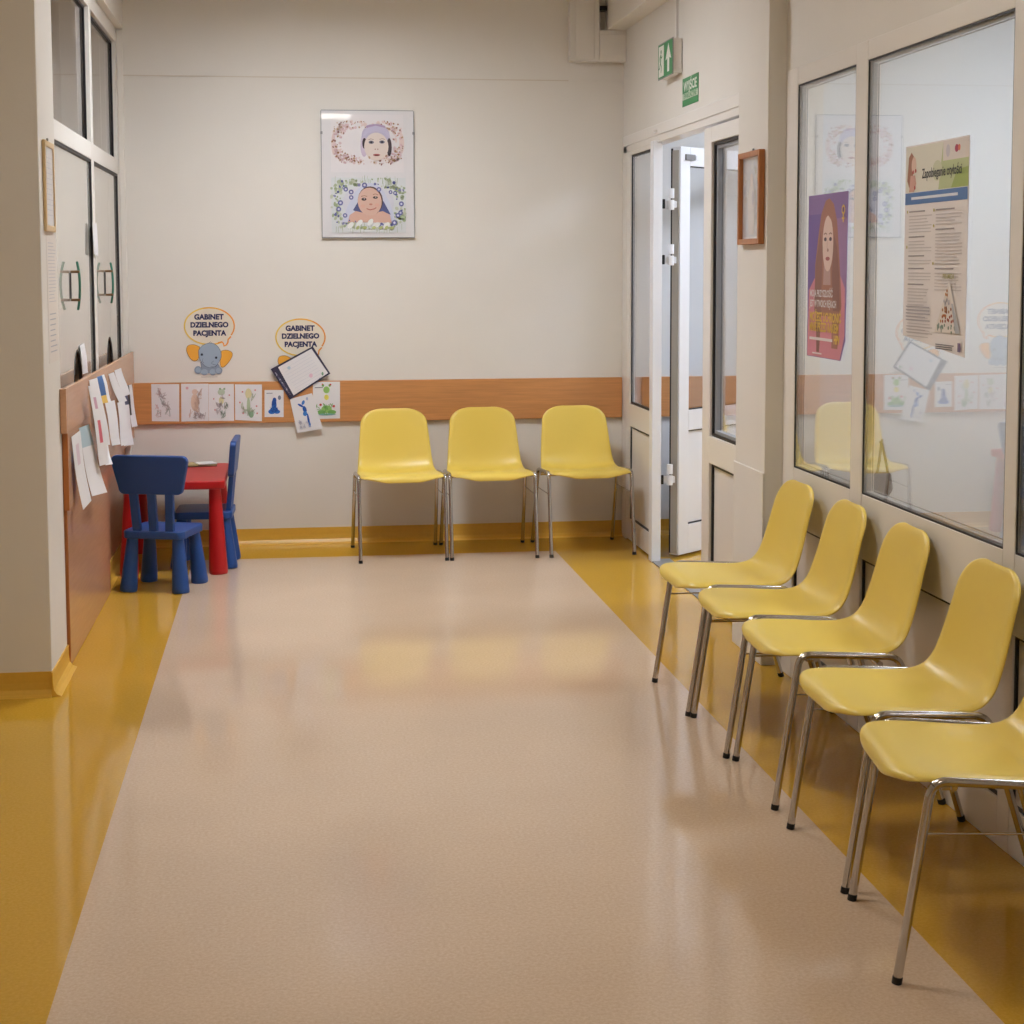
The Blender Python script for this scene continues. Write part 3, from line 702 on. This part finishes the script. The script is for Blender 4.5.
# --- two speech bubble stickers
def sticker(cx, cz, label):
    P = Print(step=.00015); N = ink((34, 36, 84)); OY = [ink((232, 196, 84)), ink((236, 178, 66)), ink((232, 152, 62))]
    body = []
    for k in range(49):
        t = 2 * pi * k / 48; body.append((.139 * cos(t), .104 * sin(t)))
    P.sheet(body[:-1], .0004, mat('sticker_white', (228, 218, 200), .45))
    n = 48
    for i in range(n):
        a, b_ = body[i], body[i + 1]; xm = a[0]
        mt = OY[0] if xm < -.03 else OY[1] if xm < .07 else OY[2]
        if xm > .055 and a[1] < -.06: continue
        P.stroke([(a[0] * .985, a[1] * .985), (b_[0] * .985, b_[1] * .985)], .008, mt, lift=(i == 0))
    P.stroke([(.118, -.058), (.102, -.075), (.100, -.092), (.092, -.105), (.078, -.112), (.076, -.098), (.068, -.088), (.045, -.094)], .008, OY[2])
    P.text('GABINET', -.002, .050, .040, N, .0020, .98); P.text('DZIELNEGO', 0, .006, .039, N, .0020, .98); P.text('PACJENTA', 0, -.040, .039, N, .0020, .98)
    G1 = ink((156, 172, 190)); G2 = ink((138, 152, 170)); OL = ink((92, 98, 112)); E1 = ink((240, 172, 62)); EO = ink((150, 108, 60))
    y0 = -.150
    def blob(pts, mt, ol):
        q = catmull(pts + [pts[0]], 5)[:-1]; cxx = sum(p[0] for p in q) / len(q); cyy = sum(p[1] for p in q) / len(q)
        P.poly(q, mt); P.stroke(q, .0022, ol, closed=True)
    blob([(-.055, y0 + .035), (-.085, y0 + .048), (-.118, y0 + .043), (-.128, y0 + .018), (-.116, y0 - .016), (-.096, y0 - .040), (-.072, y0 - .040), (-.060, y0 - .018)], E1, EO)
    blob([(.064, y0 + .012), (.090, y0 + .016), (.118, y0 + .006), (.124, y0 - .015), (.108, y0 - .045), (.082, y0 - .074), (.062, y0 - .078), (.056, y0 - .045)], E1, EO)
    blob([(-.052, y0 - .05), (-.040, y0 - .105), (.0, y0 - .112), (.04, y0 - .11), (.052, y0 - .08), (.03, y0 - .05), (-.02, y0 - .04)], G2, OL)
    P.ell(-.066, y0 - .094, .021, .022, G2); P.ell(-.066, y0 - .094, .014, .015, G1); P.ell(-.032, y0 - .106, .020, .017, G1); P.ell(.014, y0 - .107, .018, .018, G1); P.ell(.046, y0 - .098, .021, .021, G2); P.ell(.046, y0 - .098, .014, .015, G1)
    blob([(-.062, y0 + .015), (-.040, y0 + .042), (.0, y0 + .056), (.034, y0 + .046), (.058, y0 + .014), (.062, y0 - .022), (.048, y0 - .052), (.030, y0 - .074), (.0, y0 - .082), (-.03, y0 - .070), (-.058, y0 - .030)], G1, OL)
    P.ell(-.044, y0 - .008, .0065, .007, ink((26, 28, 52))); P.ell(.034, y0 - .026, .0065, .007, ink((26, 28, 52)))
    P.stroke([(-.038, y0 - .030), (-.042, y0 - .044), (-.034, y0 - .056)], .002, OL); P.stroke([(.004, y0 - .076), (.030, y0 - .078), (.038, y0 - .068), (.018, y0 - .064), (.006, y0 - .056), (.020, y0 - .044)], .002, OL)
    P.stroke([(-.004, y0 + .056), (.004, y0 + .064), (.012, y0 + .054)], .002, OL)
    lines(P, -.05, .04, y0 - .136, y0 - .130, 1, ink((150, 140, 140)), .0025)
    return tag(P.place('wall_sticker', 'back', (cx, YB - .0015, cz)), label, 'sticker', 'elephant speech bubble stickers')
sticker(-.428, 1.236, 'elephant sticker with a speech bubble, fully visible, above the left drawings')
sticker(.075, 1.169, 'elephant sticker with a speech bubble, half covered by a tilted dark bordered sheet')

# --- drawings on the rail
YR = YB - .0225
def drawing(label, pts, seed, style, dz=0.0, curl=None):
    cx = sum(p[0] for p in pts) / 4; cz = sum(p[1] for p in pts) / 4
    loc = [(p[0] - cx, p[1] - cz) for p in pts]
    P = Print(step=.0002); P.sheet(loc[::-1] if False else [loc[3], loc[2], loc[1], loc[0]], .0006, M_PAPER)
    rd = random.Random(seed); w_ = .13; pencil = [ink((184, 172, 174)), ink((172, 178, 174)), ink((204, 174, 174))]
    # local axes along the sheet
    ax = Vector((loc[1][0] - loc[0][0], loc[1][1] - loc[0][1])); ay = Vector((loc[0][0] - loc[3][0], loc[0][1] - loc[3][1]))
    def T(a, b_): v = ax * a + ay * b_; return (v.x, v.y)
    def blob(a, b_, r1, r2, mt, rot=0): c_ = T(a, b_); P.ell(c_[0], c_[1], r1, r2, mt, rot, n=12)
    def sc(a, b_, r, mt, wd, n, sd):
        r2 = random.Random(sd); P.stroke([T(a + (r2.random() - .5) * 2 * r, b_ + (r2.random() - .5) * 2 * r) for _ in range(n)], wd, mt)
    if style == 'pencil':
        for i in range(9): sc(rd.uniform(-.25, .25), rd.uniform(-.32, .35), .12, rd.choice(pencil), .0034, 9, seed * 9 + i)
        sc(-.3, -.1, .08, ink((222, 176, 176)), .003, 8, seed)
    if style == 'bear':
        blob(0, .0, .022, .05, ink((224, 196, 176))); blob(0, .28, .016, .016, ink((226, 200, 184))); blob(-.28, .38, .008, .008, ink((224, 176, 180)))
        for i in range(7): sc(rd.uniform(-.15, .2), rd.uniform(-.35, .3), .12, ink((216, 184, 168)), .0034, 9, seed * 9 + i)
        for i in range(4): sc(rd.uniform(-.3, .3), -.35, .1, pencil[0], .0034, 9, seed * 5 + i)
    if style == 'frogline':
        blob(0, .28, .020, .018, ink((190, 204, 180))); blob(0, .05, .014, .022, ink((222, 214, 168))); blob(-.05, .37, .006, .006, ink((150, 176, 140))); blob(.12, .37, .006, .006, ink((150, 176, 140)))
        for i in range(8): sc(rd.uniform(-.25, .25), rd.uniform(-.38, .2), .1, rd.choice([ink((152, 164, 152)), pencil[0]]), .0034, 9, seed * 9 + i)
        for q in ((-.3, .1), (.32, .2), (-.25, -.2)): blob(q[0], q[1], .004, .004, ink((216, 130, 130)))
    if style == 'flower':
        blob(0, .25, .018, .03, ink((214, 206, 160))); blob(0, -.1, .010, .05, ink((176, 194, 160))); blob(.1, -.33, .014, .02, ink((140, 172, 140)))
        for q in ((-.32, .0), (.25, .35), (.3, -.1), (-.2, -.3), (.32, -.3), (-.22, .3)): blob(q[0], q[1], .005, .005, ink((214, 140, 140)))
        for i in range(5): sc(rd.uniform(-.25, .25), rd.uniform(-.38, .3), .12, ink((170, 186, 160)), .0034, 9, seed * 9 + i)
    if style == 'blue':
        B1 = ink((22, 78, 160)); B2 = ink((40, 110, 196))
        blob(0, -.05, .014, .036, B1); blob(.02, .12, .011, .016, B1); blob(-.12, -.3, .020, .014, B2); blob(.15, -.3, .018, .012, B2); blob(.0, -.22, .022, .016, B1)
        blob(.28, .22, .009, .013, ink((120, 128, 146))); lines(P, -.042, -.008, .055, .062, 1, ink((90, 90, 100)), .003)
        for i in range(3): sc(0, -.2, .22, B2, .002, 7, seed + i)
    if style == 'bird':
        B1 = ink((28, 84, 168)); B2 = ink((60, 124, 200)); G = ink((190, 190, 206))
        blob(0, .12, .011, .020, B1, .3); blob(-.02, .0, .012, .014, B2); blob(-.14, .26, .018, .006, B1, -.5); blob(.0, .32, .008, .014, B2, -.4); blob(.07, -.18, .006, .034, B1, .16); blob(.08, -.34, .006, .014, B2, .1)
        for i in range(6): sc(rd.uniform(-.35, .3), rd.uniform(-.4, .0), .07, G, .0034, 8, seed + i)
        blob(.2, .4, .006, .01, ink((170, 180, 206)))
    if style == 'frog':
        g1 = ink((150, 196, 110)); g2 = ink((112, 168, 92)); r1 = ink((196, 70, 70))
        blob(0, .28, .018, .020, g1); blob(0, .08, .013, .016, ink((226, 214, 96))); blob(-.13, .40, .007, .008, g2); blob(.12, .40, .007, .008, g2); blob(-.15, .43, .004, .004, r1); blob(.15, .42, .005, .005, r1)
        blob(0, -.24, .030, .022, g1); blob(-.2, -.32, .024, .012, g2); blob(.2, -.32, .024, .012, g2); blob(.02, -.38, .05, .006, ink((120, 170, 170)))
        blob(-.22, -.12, .007, .007, r1); blob(.27, -.16, .007, .007, r1); lines(P, -.065, -.02, .07, .076, 1, ink((70, 70, 80)), .003)
        for i in range(5): sc(rd.uniform(-.3, .3), rd.uniform(-.38, -.1), .1, g2, .0036, 8, seed + i)
    return tag(P.place('childs_drawing', 'back', (cx, YR - dz, cz)), label, 'drawing', "children's drawings on the rail")
crl = lambda u, v: .0 if v > -.03 else .22 * (v + .03) ** 2 * 8
crl2 = lambda u, v: 0 if v > -.05 else 1.4 * (-.05 - v) * max(0, (u + .02)) * 2
drawing('faint pencil drawing on white paper, leftmost on the rail', [(-.751, .918), (-.598, .916), (-.602, .707), (-.751, .711)], 1, 'pencil', curl=crl)
drawing('faint orange bear drawing on white paper, second from the left on the rail', [(-.588, .918), (-.438, .916), (-.441, .708), (-.590, .706)], 2, 'bear', curl=crl)
drawing('pale green frog outline drawing taped beside the orange bear drawing', [(-.437, .914), (-.298, .913), (-.300, .706), (-.440, .708)], 3, 'frogline', curl=crl)
drawing('flower drawing with a curled lower corner, between frog outline and small blue painting', [(-.292, .911), (-.143, .908), (-.146, .701), (-.294, .711)], 4, 'flower', curl=crl)
drawing('small white sheet with a solid blue painted figure on the rail', [(-.129, .877), (-.023, .875), (-.025, .723), (-.131, .725)], 5, 'blue')
drawing('bright green frog drawing with red dots at the right end of the drawings', [(.141, .919), (.292, .919), (.290, .711), (.139, .709)], 6, 'frog')
drawing('tilted white sheet with a blue painted bird hanging below the rail', [(.011, .825), (.135, .856), (.193, .654), (.050, .632)], 7, 'bird', dz=.0035)
# dark bordered sheet
pts = [(-.093, .994), (.142, 1.120), (.239, .965), (.011, .821)]; cx = sum(p[0] for p in pts) / 4; cz = sum(p[1] for p in pts) / 4
P = Print(step=.0002); P.sheet([(p[0] - cx, p[1] - cz) for p in pts[::-1]], .0008, ink((52, 50, 74)))
inn = [(-.052, 1.004), (.135, 1.106), (.226, .968), (.032, .845)]
P.poly([(p[0] - cx, p[1] - cz) for p in inn[::-1]], M_PAPER)
a = math.atan2(1.106 - 1.004, .187)
for k in range(9):
    q = k / 9; x0 = -.035 + .085 * q; z0 = .990 - .135 * q
    P.stroke([(x0 + .01 - cx, z0 + .0 - cz), (x0 + .16 - cx, z0 + .085 - cz)], .0015, ink((204, 204, 214)), lift=(k == 0))
P.ell(-.012 - cx + .02, 1.0 - cz, .009, .009, ink((176, 200, 214))); P.ell(.13 - cx, .955 - cz, .010, .012, ink((224, 190, 206))); P.stroke([(.165 - cx, .925 - cz), (.18 - cx, .94 - cz), (.185 - cx, .93 - cz), (.20 - cx, .95 - cz)], .003, ink((70, 80, 84))); P.ell(.195 - cx, .965 - cz, .006, .01, ink((120, 160, 130)))
for k in range(14): P.ell(-.066 + .078 * k / 13 - cx, .972 - .12 * k / 13 - cz, rd.uniform(.003, .008), rd.uniform(.003, .006), ink(rd.choice([(110, 104, 130), (160, 160, 180), (80, 70, 100)])), rd.random() * 3, n=7)
tag(P.place('notice_sheet', 'back', (cx, YR - .006, cz)), 'tilted white sheet with a dark navy border covering the second elephant sticker', 'notice')

# --- papers hanging on the counter front
def hang(label, quad, seed, col=None, spots=(), x0=-.842, flare=.02, wf=.022):
    """quad: (y, z) top-far? given as tl, tr, br, bl; sheet bows out from the board"""
    tl, tr, br, bl = quad; n = 7; m = MB(); rows = []
    rd = random.Random(seed); ph = rd.uniform(0, 6)
    for i in range(n + 1):
        t = i / n
        for k in range(4):
            s_ = k / 3
            y = (tl[0] + (tr[0] - tl[0]) * s_) * (1 - t) + (bl[0] + (br[0] - bl[0]) * s_) * t
            z = (tl[1] + (tr[1] - tl[1]) * s_) * (1 - t) + (bl[1] + (br[1] - bl[1]) * s_) * t
            x = x0 + .0015 + flare * t * (1 + .35 * sin(ph + 4 * t)) + wf * s_ * (.5 + .5 * t)
            rows.append((x, y, z))
    fs = [(i * 4 + k, i * 4 + k + 1, i * 4 + k + 5, i * 4 + k + 4) for i in range(n) for k in range(3)]
    m.add(rows, fs, col or M_PAPER, False)
    for (i0, i1, k0, k1, c_) in spots:
        for j, fc in enumerate(fs):
            i, k = divmod(j, 3)
            if i0 <= i < i1 and k0 <= k < k1: m.m[j] = m.mi(ink(c_))
    o = build(m, 'hanging_sheet', solid=.0008)
    return tag(o, label, 'paper', 'papers hanging on the counter front')
hang('white sheet with a pink and red figure, leftmost of the upper papers on the counter', [(6.74, 1.076), (6.92, 1.066), (7.13, .707), (6.96, .716)], 1, x0=-.817, spots=((3, 5, 1, 2, (206, 96, 112)), (1, 2, 1, 2, (196, 150, 170))))
hang('long plain white sheet next to the pink figure sheet on the counter front', [(6.98, 1.083), (7.18, 1.08), (7.36, .764), (7.17, .78)], 2)
hang('white sheet with a tall blue and yellow picture on the counter front', [(7.19, 1.082), (7.377, 1.082), (7.407, .954), (7.25, .96)], 3, spots=((0, 5, 0, 2, (62, 104, 160)), (5, 7, 0, 2, (214, 176, 84))), x0=-.834)
hang('broad white sheet hanging under the blue and yellow picture', [(7.44, .948), (7.74, .935), (7.72, .726), (7.56, .738)], 4, x0=-.829)
hang('narrow curling white strip left of the last strip at the counter end', [(7.73, 1.06), (7.87, 1.06), (8.08, .904), (7.95, .90)], 5)
hang('narrow curling white strip nearest the back corner on the counter top board', [(8.0, 1.06), (8.2, 1.06), (8.27, .921), (8.12, .921)], 6)
hang('white sheet with a dark blue heading near the back corner', [(8.17, .955), (8.39, .943), (8.40, .65), (8.12, .674)], 7, spots=((0, 2, 0, 3, (60, 66, 104)),), x0=-.834)
hang('white sheet overlapping left of the sheet with the dark blue heading', [(7.81, .917), (8.04, .905), (7.98, .699), (7.80, .71)], 8, x0=-.812)
hang('thin black and white leaflet hanging closest to the back wall', [(8.44, .955), (8.55, .951), (8.56, .73), (8.48, .732)], 9, spots=((0, 5, 0, 1, (30, 30, 34)),), x0=-.824, flare=.012)
hang('long pale sheet hanging lowest at the left end of the counter', [(6.38, .903), (6.56, .911), (6.56, .625), (6.47, .601)], 10, spots=((1, 3, 1, 2, (214, 196, 206)),))
hang('long sheet with a pale teal top hanging beside the lowest left sheet', [(6.61, .915), (6.85, .907), (7.16, .575), (6.80, .609)], 11, spots=((0, 2, 0, 3, (168, 190, 200)),))
hang('small white strip dangling under the broad sheet', [(7.42, .80), (7.54, .79), (7.44, .666), (7.35, .672)], 12, x0=-.846)
hang('shorter white strip dangling left of the small dangling strip', [(7.25, .80), (7.36, .795), (7.36, .72), (7.27, .729)], 13, x0=-.846)
# slips on the office glazing
o = hang('white slip taped to the service pane beside the arched slot', [(7.26, 1.217), (7.40, 1.224), (7.43, 1.088), (7.27, 1.09)], 14, x0=-.912, flare=.012, wf=.004); del o['group']
o = hang('white slip taped on the mullion between the two service panes', [(7.72, 1.77), (7.88, 1.775), (7.87, 1.62), (7.72, 1.625)], 15, x0=-.8985, flare=.004, wf=.003); del o['group']

# notice and frame on the pier (left)
def frame_x(name, label, y0, y1, z0, z1, xw, side, wood, depth=.025, bar=.022, picture=None):
    """frame hung on an x-facing wall; side=+1 faces +x, -1 faces -x"""
    t = thing(name, label, 'picture frame', (xw, (y0 + y1) / 2, (z0 + z1) / 2))
    hy, hz = (y1 - y0) / 2, (z1 - z0) / 2; a, b_ = sorted((.0008 * side, depth * side))
    m = MB(); m.box(a, b_, -hy, -hy + bar, -hz, hz, wood); m.box(a, b_, hy - bar, hy, -hz, hz, wood); m.box(a, b_, -hy + bar, hy - bar, -hz, -hz + bar, wood); m.box(a, b_, -hy + bar, hy - bar, hz - bar, hz, wood)
    build(m, 'wooden_frame', t, bevel=.003)
    P = Print(step=.0002); q = [(-hy + bar, -hz + bar), (hy - bar, -hz + bar), (hy - bar, hz - bar), (-hy + bar, hz - bar)]; P.sheet(q, .004, M_SHEETGLASS)
    picture(P, hy - bar, hz - bar)
    P.place('print', 'left' if side > 0 else 'right', (.004 * side, 0, 0), parent=t)
    m = MB(); m.tube([(.004 * side, 0, hz), (.004 * side, 0, hz + .012)], .004, M_GREY, n=8); build(m, 'hook', t)
def saint(P, hy, hz):
    r_ = random.Random(3); P.rect(-hy * .92, -hz * .95, hy * .92, hz * .95, I(196, 196, 200))
    for i in range(26): P.ell(r_.uniform(-hy * .8, hy * .8), r_.uniform(-hz * .9, hz * .9), .02, .012, I(*r_.choice([(178, 182, 190), (204, 204, 204), (188, 186, 182)])), r_.random() * 3, lift=(i % 5 == 0))
    P.poly([(-.035, -hz * .9), (.035, -hz * .9), (.05, -.02), (.028, .05), (-.028, .05), (-.05, -.02)], I(206, 198, 194)); P.ell(0, .07, .02, .026, I(212, 196, 188)); P.ell(.02, .0, .014, .03, I(186, 178, 184))
def plain(P, hy, hz):
    lines(P, -hy * .8, hy * .8, hz * .8, -hz * .8, 12, I(176, 176, 196), .002)
frame_x('picture_frame', 'brown wooden picture frame with a pale print on the right pier', 6.010, 6.305, 1.645, 2.008, 1.83, -1, M_WOODD, picture=saint)
frame_x('picture_frame', 'pale wooden notice frame on the left pier return beside the counter', 6.0, 6.235, 1.695, 2.025, -.87, 1, M_WOODP, depth=.012, picture=plain)
P = Print(step=.0002); P.sheet([(-.12, -.24), (.12, -.24), (.12, .24), (-.12, .24)], .0006, M_PAPERW)
lines(P, -.09, .10, .21, -.02, 18, ink((186, 184, 190)), .0025, seed=2); lines(P, -.08, .09, -.05, -.21, 8, ink((170, 170, 178)), .004, seed=5)
tag(P.place('notice_sheet', 'left', (-.8695, 6.17, 1.45)), 'long white typed notice taped below the pale frame on the left pier', 'notice')

# --- exit signs
t = thing('emergency_exit_lamp', 'green and white lit emergency exit sign box standing off the wall above the door', 'exit sign', (1.92, 7.83, 2.578))
m = MB(); m.box(-.047, -.003, -.15, .15, -.083, .083, M_UPVC); build(m, 'lamp_housing', t, bevel=.003)
P = Print(step=.0003); P.sheet([(-.155, -.088), (.155, -.088), (.155, .088), (-.155, .088)], .003, M_GREY)
P.rect(-.150, -.083, .150, .083, M_GREEN); P.rect(-.138, -.075, -.030, .075, M_SIGNW)
# arrow up
P.poly([(.045, -.066), (.087, -.066), (.087, .000), (.126, -.008), (.066, .074), (.006, -.008), (.045, .000)], M_SIGNW)
# running figure in the white door
P.ell(-.086, .046, .010, .010, M_GREEN); P.stroke([(-.088, .034), (-.096, -.008)], .016, M_GREEN); P.stroke([(-.096, -.008), (-.076, -.028), (-.082, -.056)], .009, M_GREEN); P.stroke([(-.098, -.008), (-.112, -.032), (-.130, -.036)], .009, M_GREEN)
P.stroke([(-.088, .028), (-.068, .014), (-.056, .024)], .007, M_GREEN); P.stroke([(-.090, .028), (-.112, .016), (-.118, .0)], .007, M_GREEN)
P.place('sign_plate', 'right', (-.047, 0, 0), parent=t)
m = MB(); m.box(-.012, -.001, -.065, -.045, .083, CEIL - 2.578, M_UPVC); build(m, 'cable_conduit', t)
P = Print(step=.0003); P.sheet([(-.15, -.067), (.15, -.067), (.15, .067), (-.15, .067)], .002, M_GREEN)
P.text('WYJŚCIE', 0, .024, .062, M_SIGNW, .0015, 1.0); P.rect(-.15, -.036, .15, -.006, ink((196, 206, 186))); P.text('EWAKUACYJNE', 0, -.021, .034, M_GREEN, .0008, 1.0)
tag(P.place('exit_sign', 'right', (1.9195, 7.52, 2.395)), 'small green evacuation exit sign on the wall just above the door header', 'exit sign')

# --- posters on the window
XP = 1.8856
def poly_rd(P, pts, mt): P.poly(pts, mt)
Pw, Ph = .412 / 2, .578 / 2
t1 = thing('health_poster', 'purple poster of a long haired woman taped to the narrow window pane', 'poster', (XP, 5.443, 1.523))
P = Print(step=.00007); P.sheet([(-Pw, -Ph), (Pw * .72, -Ph), (Pw * .94, -Ph + .07), (Pw, Ph), (-Pw, Ph)], .001, ink((134, 108, 160)))
P.rect(-Pw, -.05, -Pw * .3, .22, ink((116, 94, 156))); P.rect(Pw * .3, -.09, Pw * .97, .2, ink((154, 120, 164)))
sk = ink((222, 196, 186)); hr = ink((164, 114, 98)); hr2 = ink((142, 100, 90)); pk = ink((206, 134, 148))
P.poly([(-Pw * .98, -Ph + .002), (Pw * .70, -Ph + .002), (Pw * .92, -.20), (Pw * .9, -.04), (Pw * .62, .015), (.0, .03), (-.12, .0), (-.19, -.05)], pk)
P.poly([(-.13, -.12), (-.125, .04), (-.095, .14), (-.065, .22), (-.02, .265), (.02, .272), (.065, .25), (.10, .19), (.12, .10), (.14, .0), (.155, -.10), (.12, -.19), (.07, -.14), (-.06, -.14)], hr)
P.poly([(-.03, .06), (.035, .06), (.042, -.03), (-.038, -.03)], ink((186, 152, 146)))
P.ell(.008, .115, .056, .098, sk); P.poly([(-.04, .19), (.006, .215), (.05, .19), (.05, .235), (-.04, .235)], hr)
P.poly([(-.125, -.13), (-.12, .04), (-.07, .16), (-.045, .10), (-.05, .0), (-.06, -.14)], hr2); P.poly([(.068, .15), (.105, .10), (.13, .0), (.14, -.12), (.07, -.13), (.055, .0)], hr2)
P.poly([(-.10, -.27), (-.11, -.12), (-.05, -.12), (-.07, -.27)], hr2); P.poly([(.06, -.25), (.06, -.12), (.14, -.12), (.12, -.25)], hr)
for x in (-.018, .036): P.ell(x, .130, .014, .007, ink((92, 72, 84))); P.stroke([(x - .016, .147), (x, .152), (x + .016, .147)], .004, hr2)
P.ell(.010, .092, .009, .006, ink((172, 130, 122))); P.stroke([(.004, .125), (.002, .095)], .003, ink((182, 146, 138))); P.ell(.010, .062, .022, .007, ink((170, 98, 98)))
wt = ink((222, 214, 216)); yl = ink((222, 184, 88))
P.text('MOJA PRZYSZŁOŚĆ', -.176, -.062, .034, wt, .0010, .80, 'LEFT'); P.text('JEST W TWOICH RĘKACH', -.176, -.098, .034, wt, .0010, .70, 'LEFT')
P.text('MOŻESZ UCHRONIĆ', -.176, -.146, .044, yl, .0016, .80, 'LEFT'); P.text('MNIE PRZED RAKIEM', -.176, -.182, .044, yl, .0016, .75, 'LEFT')
lines(P, -.176, .07, -.218, -.228, 1, wt, .010, 0); P.text('HPV', .115, -.221, .040, yl, .002, .8)
lines(P, -.14, -.04, -.272, -.278, 1, wt, .005, 0); P.ell(.165, .228, .017, .017, yl, n=10); P.ell(.165, .228, .010, .010, ink((120, 92, 142)), n=10); P.rect(.160, .185, .170, .212, yl); P.rect(.152, .196, .178, .202, yl)
P.place('poster_sheet', 'right', (0, 0, 0), parent=t1)

t2 = thing('health_poster', 'pale text poster with a food pyramid taped to the wide window pane', 'poster', (XP, 4.502, 1.616))
Qw, Qh = .463 / 2, .61 / 2
P = Print(step=.00007); P.sheet([(-Qw + .0, -Qh + .035), (Qw * .98, -Qh - .01), (Qw, Qh), (-Qw, Qh)], .001, ink((232, 226, 226)))
hb = Qh; P.poly([(-Qw + .004, .165), (Qw - .004, .165), (Qw - .004, hb - .004), (-Qw + .004, hb - .004)], ink((222, 220, 208)))
P.poly([(.02, .165), (Qw - .004, .165), (Qw - .004, hb - .004), (.05, hb - .004)], ink((186, 196, 150))); P.poly([(.11, .165), (Qw - .004, .165), (Qw - .004, .22), (.15, .215)], ink((160, 178, 104)))
P.ell(.01, .22, .035, .03, ink((204, 206, 180))); P.rect(.05, .245, Qw - .004, hb - .004, ink((222, 214, 210)))
P.ell(.085, .272, .014, .018, ink((202, 196, 204))); P.ell(.145, .275, .013, .011, ink((170, 66, 96))); P.ell(.162, .276, .009, .009, ink((214, 120, 96)))
P.poly([(-.215, .20), (-.205, .27), (-.185, .285), (-.165, .27), (-.17, .22), (-.185, .17), (-.20, .18)], ink((160, 112, 90))); P.ell(-.165, .245, .018, .026, ink((216, 186, 170))); P.poly([(-.20, .166), (-.19, .215), (-.155, .215), (-.145, .19), (-.16, .166)], ink((206, 160, 146)))
for x, y in ((-.17, .225), (-.15, .228), (-.155, .178)): P.ell(x, y, .006, .006, ink((176, 70, 66)))
P.text('Zapobieganie otyłości', .042, .215, .040, ink((60, 62, 66)), .0006, .80)
P.rect(-Qw + .004, .128, Qw - .006, .163, ink((84, 120, 176))); lines(P, -.18, .16, .150, .142, 1, ink((216, 222, 232)), .008, 0)
tx = ink((206, 199, 200)); th = ink((160, 153, 156))
def para(u0, u1, v, n, sd, head=True):
    if head: P.rect(u0, v - .004, u0 + (u1 - u0) * .7, v, th); v -= .011
    lines(P, u0, u1, v, v - n * .0095, n, tx, .003, .35, sd); return v - n * .0095 - .008
v = .108
for n_, sd in ((6, 1), (4, 2), (2, 3), (3, 4), (16, 5)): v = para(-.195, -.02, v, n_, sd)
lines(P, -.205, -.02, -.175, -.225, 5, ink((178, 172, 178)), .004, .3, 9); lines(P, -.2, .0, -.235, -.262, 3, ink((188, 178, 178)), .0025, .3, 8)
v = .108
for n_, sd in ((4, 11), (10, 12), (6, 13)): v = para(.01, .20, v, n_, sd)
for x, y in ((-.205, .106), (-.205, -.0), (-.003, .106), (-.003, .06), (-.003, -.05)): P.ell(x, y, .005, .005, ink((196, 186, 110)), n=8)
P.text('PIRAMIDA', .11, -.088, .020, ink((190, 184, 130)), .0004, .9)
py = -.26
P.poly([(.018, py + .01), (.20, py + .01), (.122, -.105), (.112, -.105)], ink((224, 216, 210)))
P.poly([(.165, py + .01), (.20, py + .01), (.145, -.165), (.135, -.165)], ink((178, 182, 190)))
for v0, v1, hw, cols in ((py + .012, py + .036, .072, [(132, 150, 140), (160, 166, 160), (110, 134, 120)]), (py + .042, py + .062, .052, [(168, 84, 50), (190, 130, 70), (150, 70, 50)]), (py + .068, py + .084, .040, [(178, 120, 70), (150, 90, 60)]), (py + .090, py + .108, .026, [(176, 172, 186), (190, 188, 196)]), (py + .118, py + .134, .010, [(190, 130, 80)])):
    r_ = random.Random(int(v0 * 9999)); P.k += 1
    for i in range(int(hw * 300)): P.ell(.104 + r_.uniform(-hw, hw), r_.uniform(v0, v1), .005, .005, ink(r_.choice(cols)), n=7, lift=(i % 8 == 0))
P.rect(.185, -.30, .205, -.275, ink((120, 104, 140))); lines(P, .03, .16, -.282, -.300, 3, ink((120, 116, 120)), .003, .3, 21)
P.place('poster_sheet', 'right', (0, 0, 0), parent=t2)

# --- cable trunking in the upper corner
m = MB(); t = thing('cable_trunking', 'cream cable trunking boxes in the upper right corner of the back wall', 'cable trunking', (1.68, YB, 2.711))
m.box(-.082, .085, -.075, -.003, 0, CEIL - 2.711, M_WALL); m.box(-.055, .055, -.082, -.075, .012, CEIL - 2.711, M_WALL); build(m, 'vertical_duct', t, bevel=.003)
m = MB(); m.box(.086, .238, -.07, -.003, 0, .175, M_WALL); m.box(.088, .238, -.074, -.07, .03, .15, M_WALL); build(m, 'horizontal_duct', t, bevel=.003)
m = MB(); m.box(.086, .130, -.06, -.004, .285, .31, M_GASK); build(m, 'cable_gap', t)  # black box put in for the darkness of an open gap

# --- bag-shaped grey form put where a dark patch shows in the window
t = thing('shoulder_bag', 'small dark grey bag hanging from a hook in the room behind the wide window pane', 'bag', (2.455, 6.395, .70))
m = MB()
for q in (-1, 1): m.tube([(0, -.02, .13), (.012 * q, -.03, .06), (.024 * q, -.035, -.005)], .006, M_DGREY, n=8)
build(m, 'strap', t)
m = MB(); m.prism([(-.036, -.085), (.02, -.10), (.040, -.07), (.030, 0), (-.030, 0)], 1, -.06, -.01, M_DGREY); build(m, 'bag_body', t, bevel=.01, seg=4)
m = MB(); m.tube([(0, -.001, .125), (0, -.025, .125), (0, -.025, .14)], .005, M_GREY, n=8); build(m, 'hook', t)
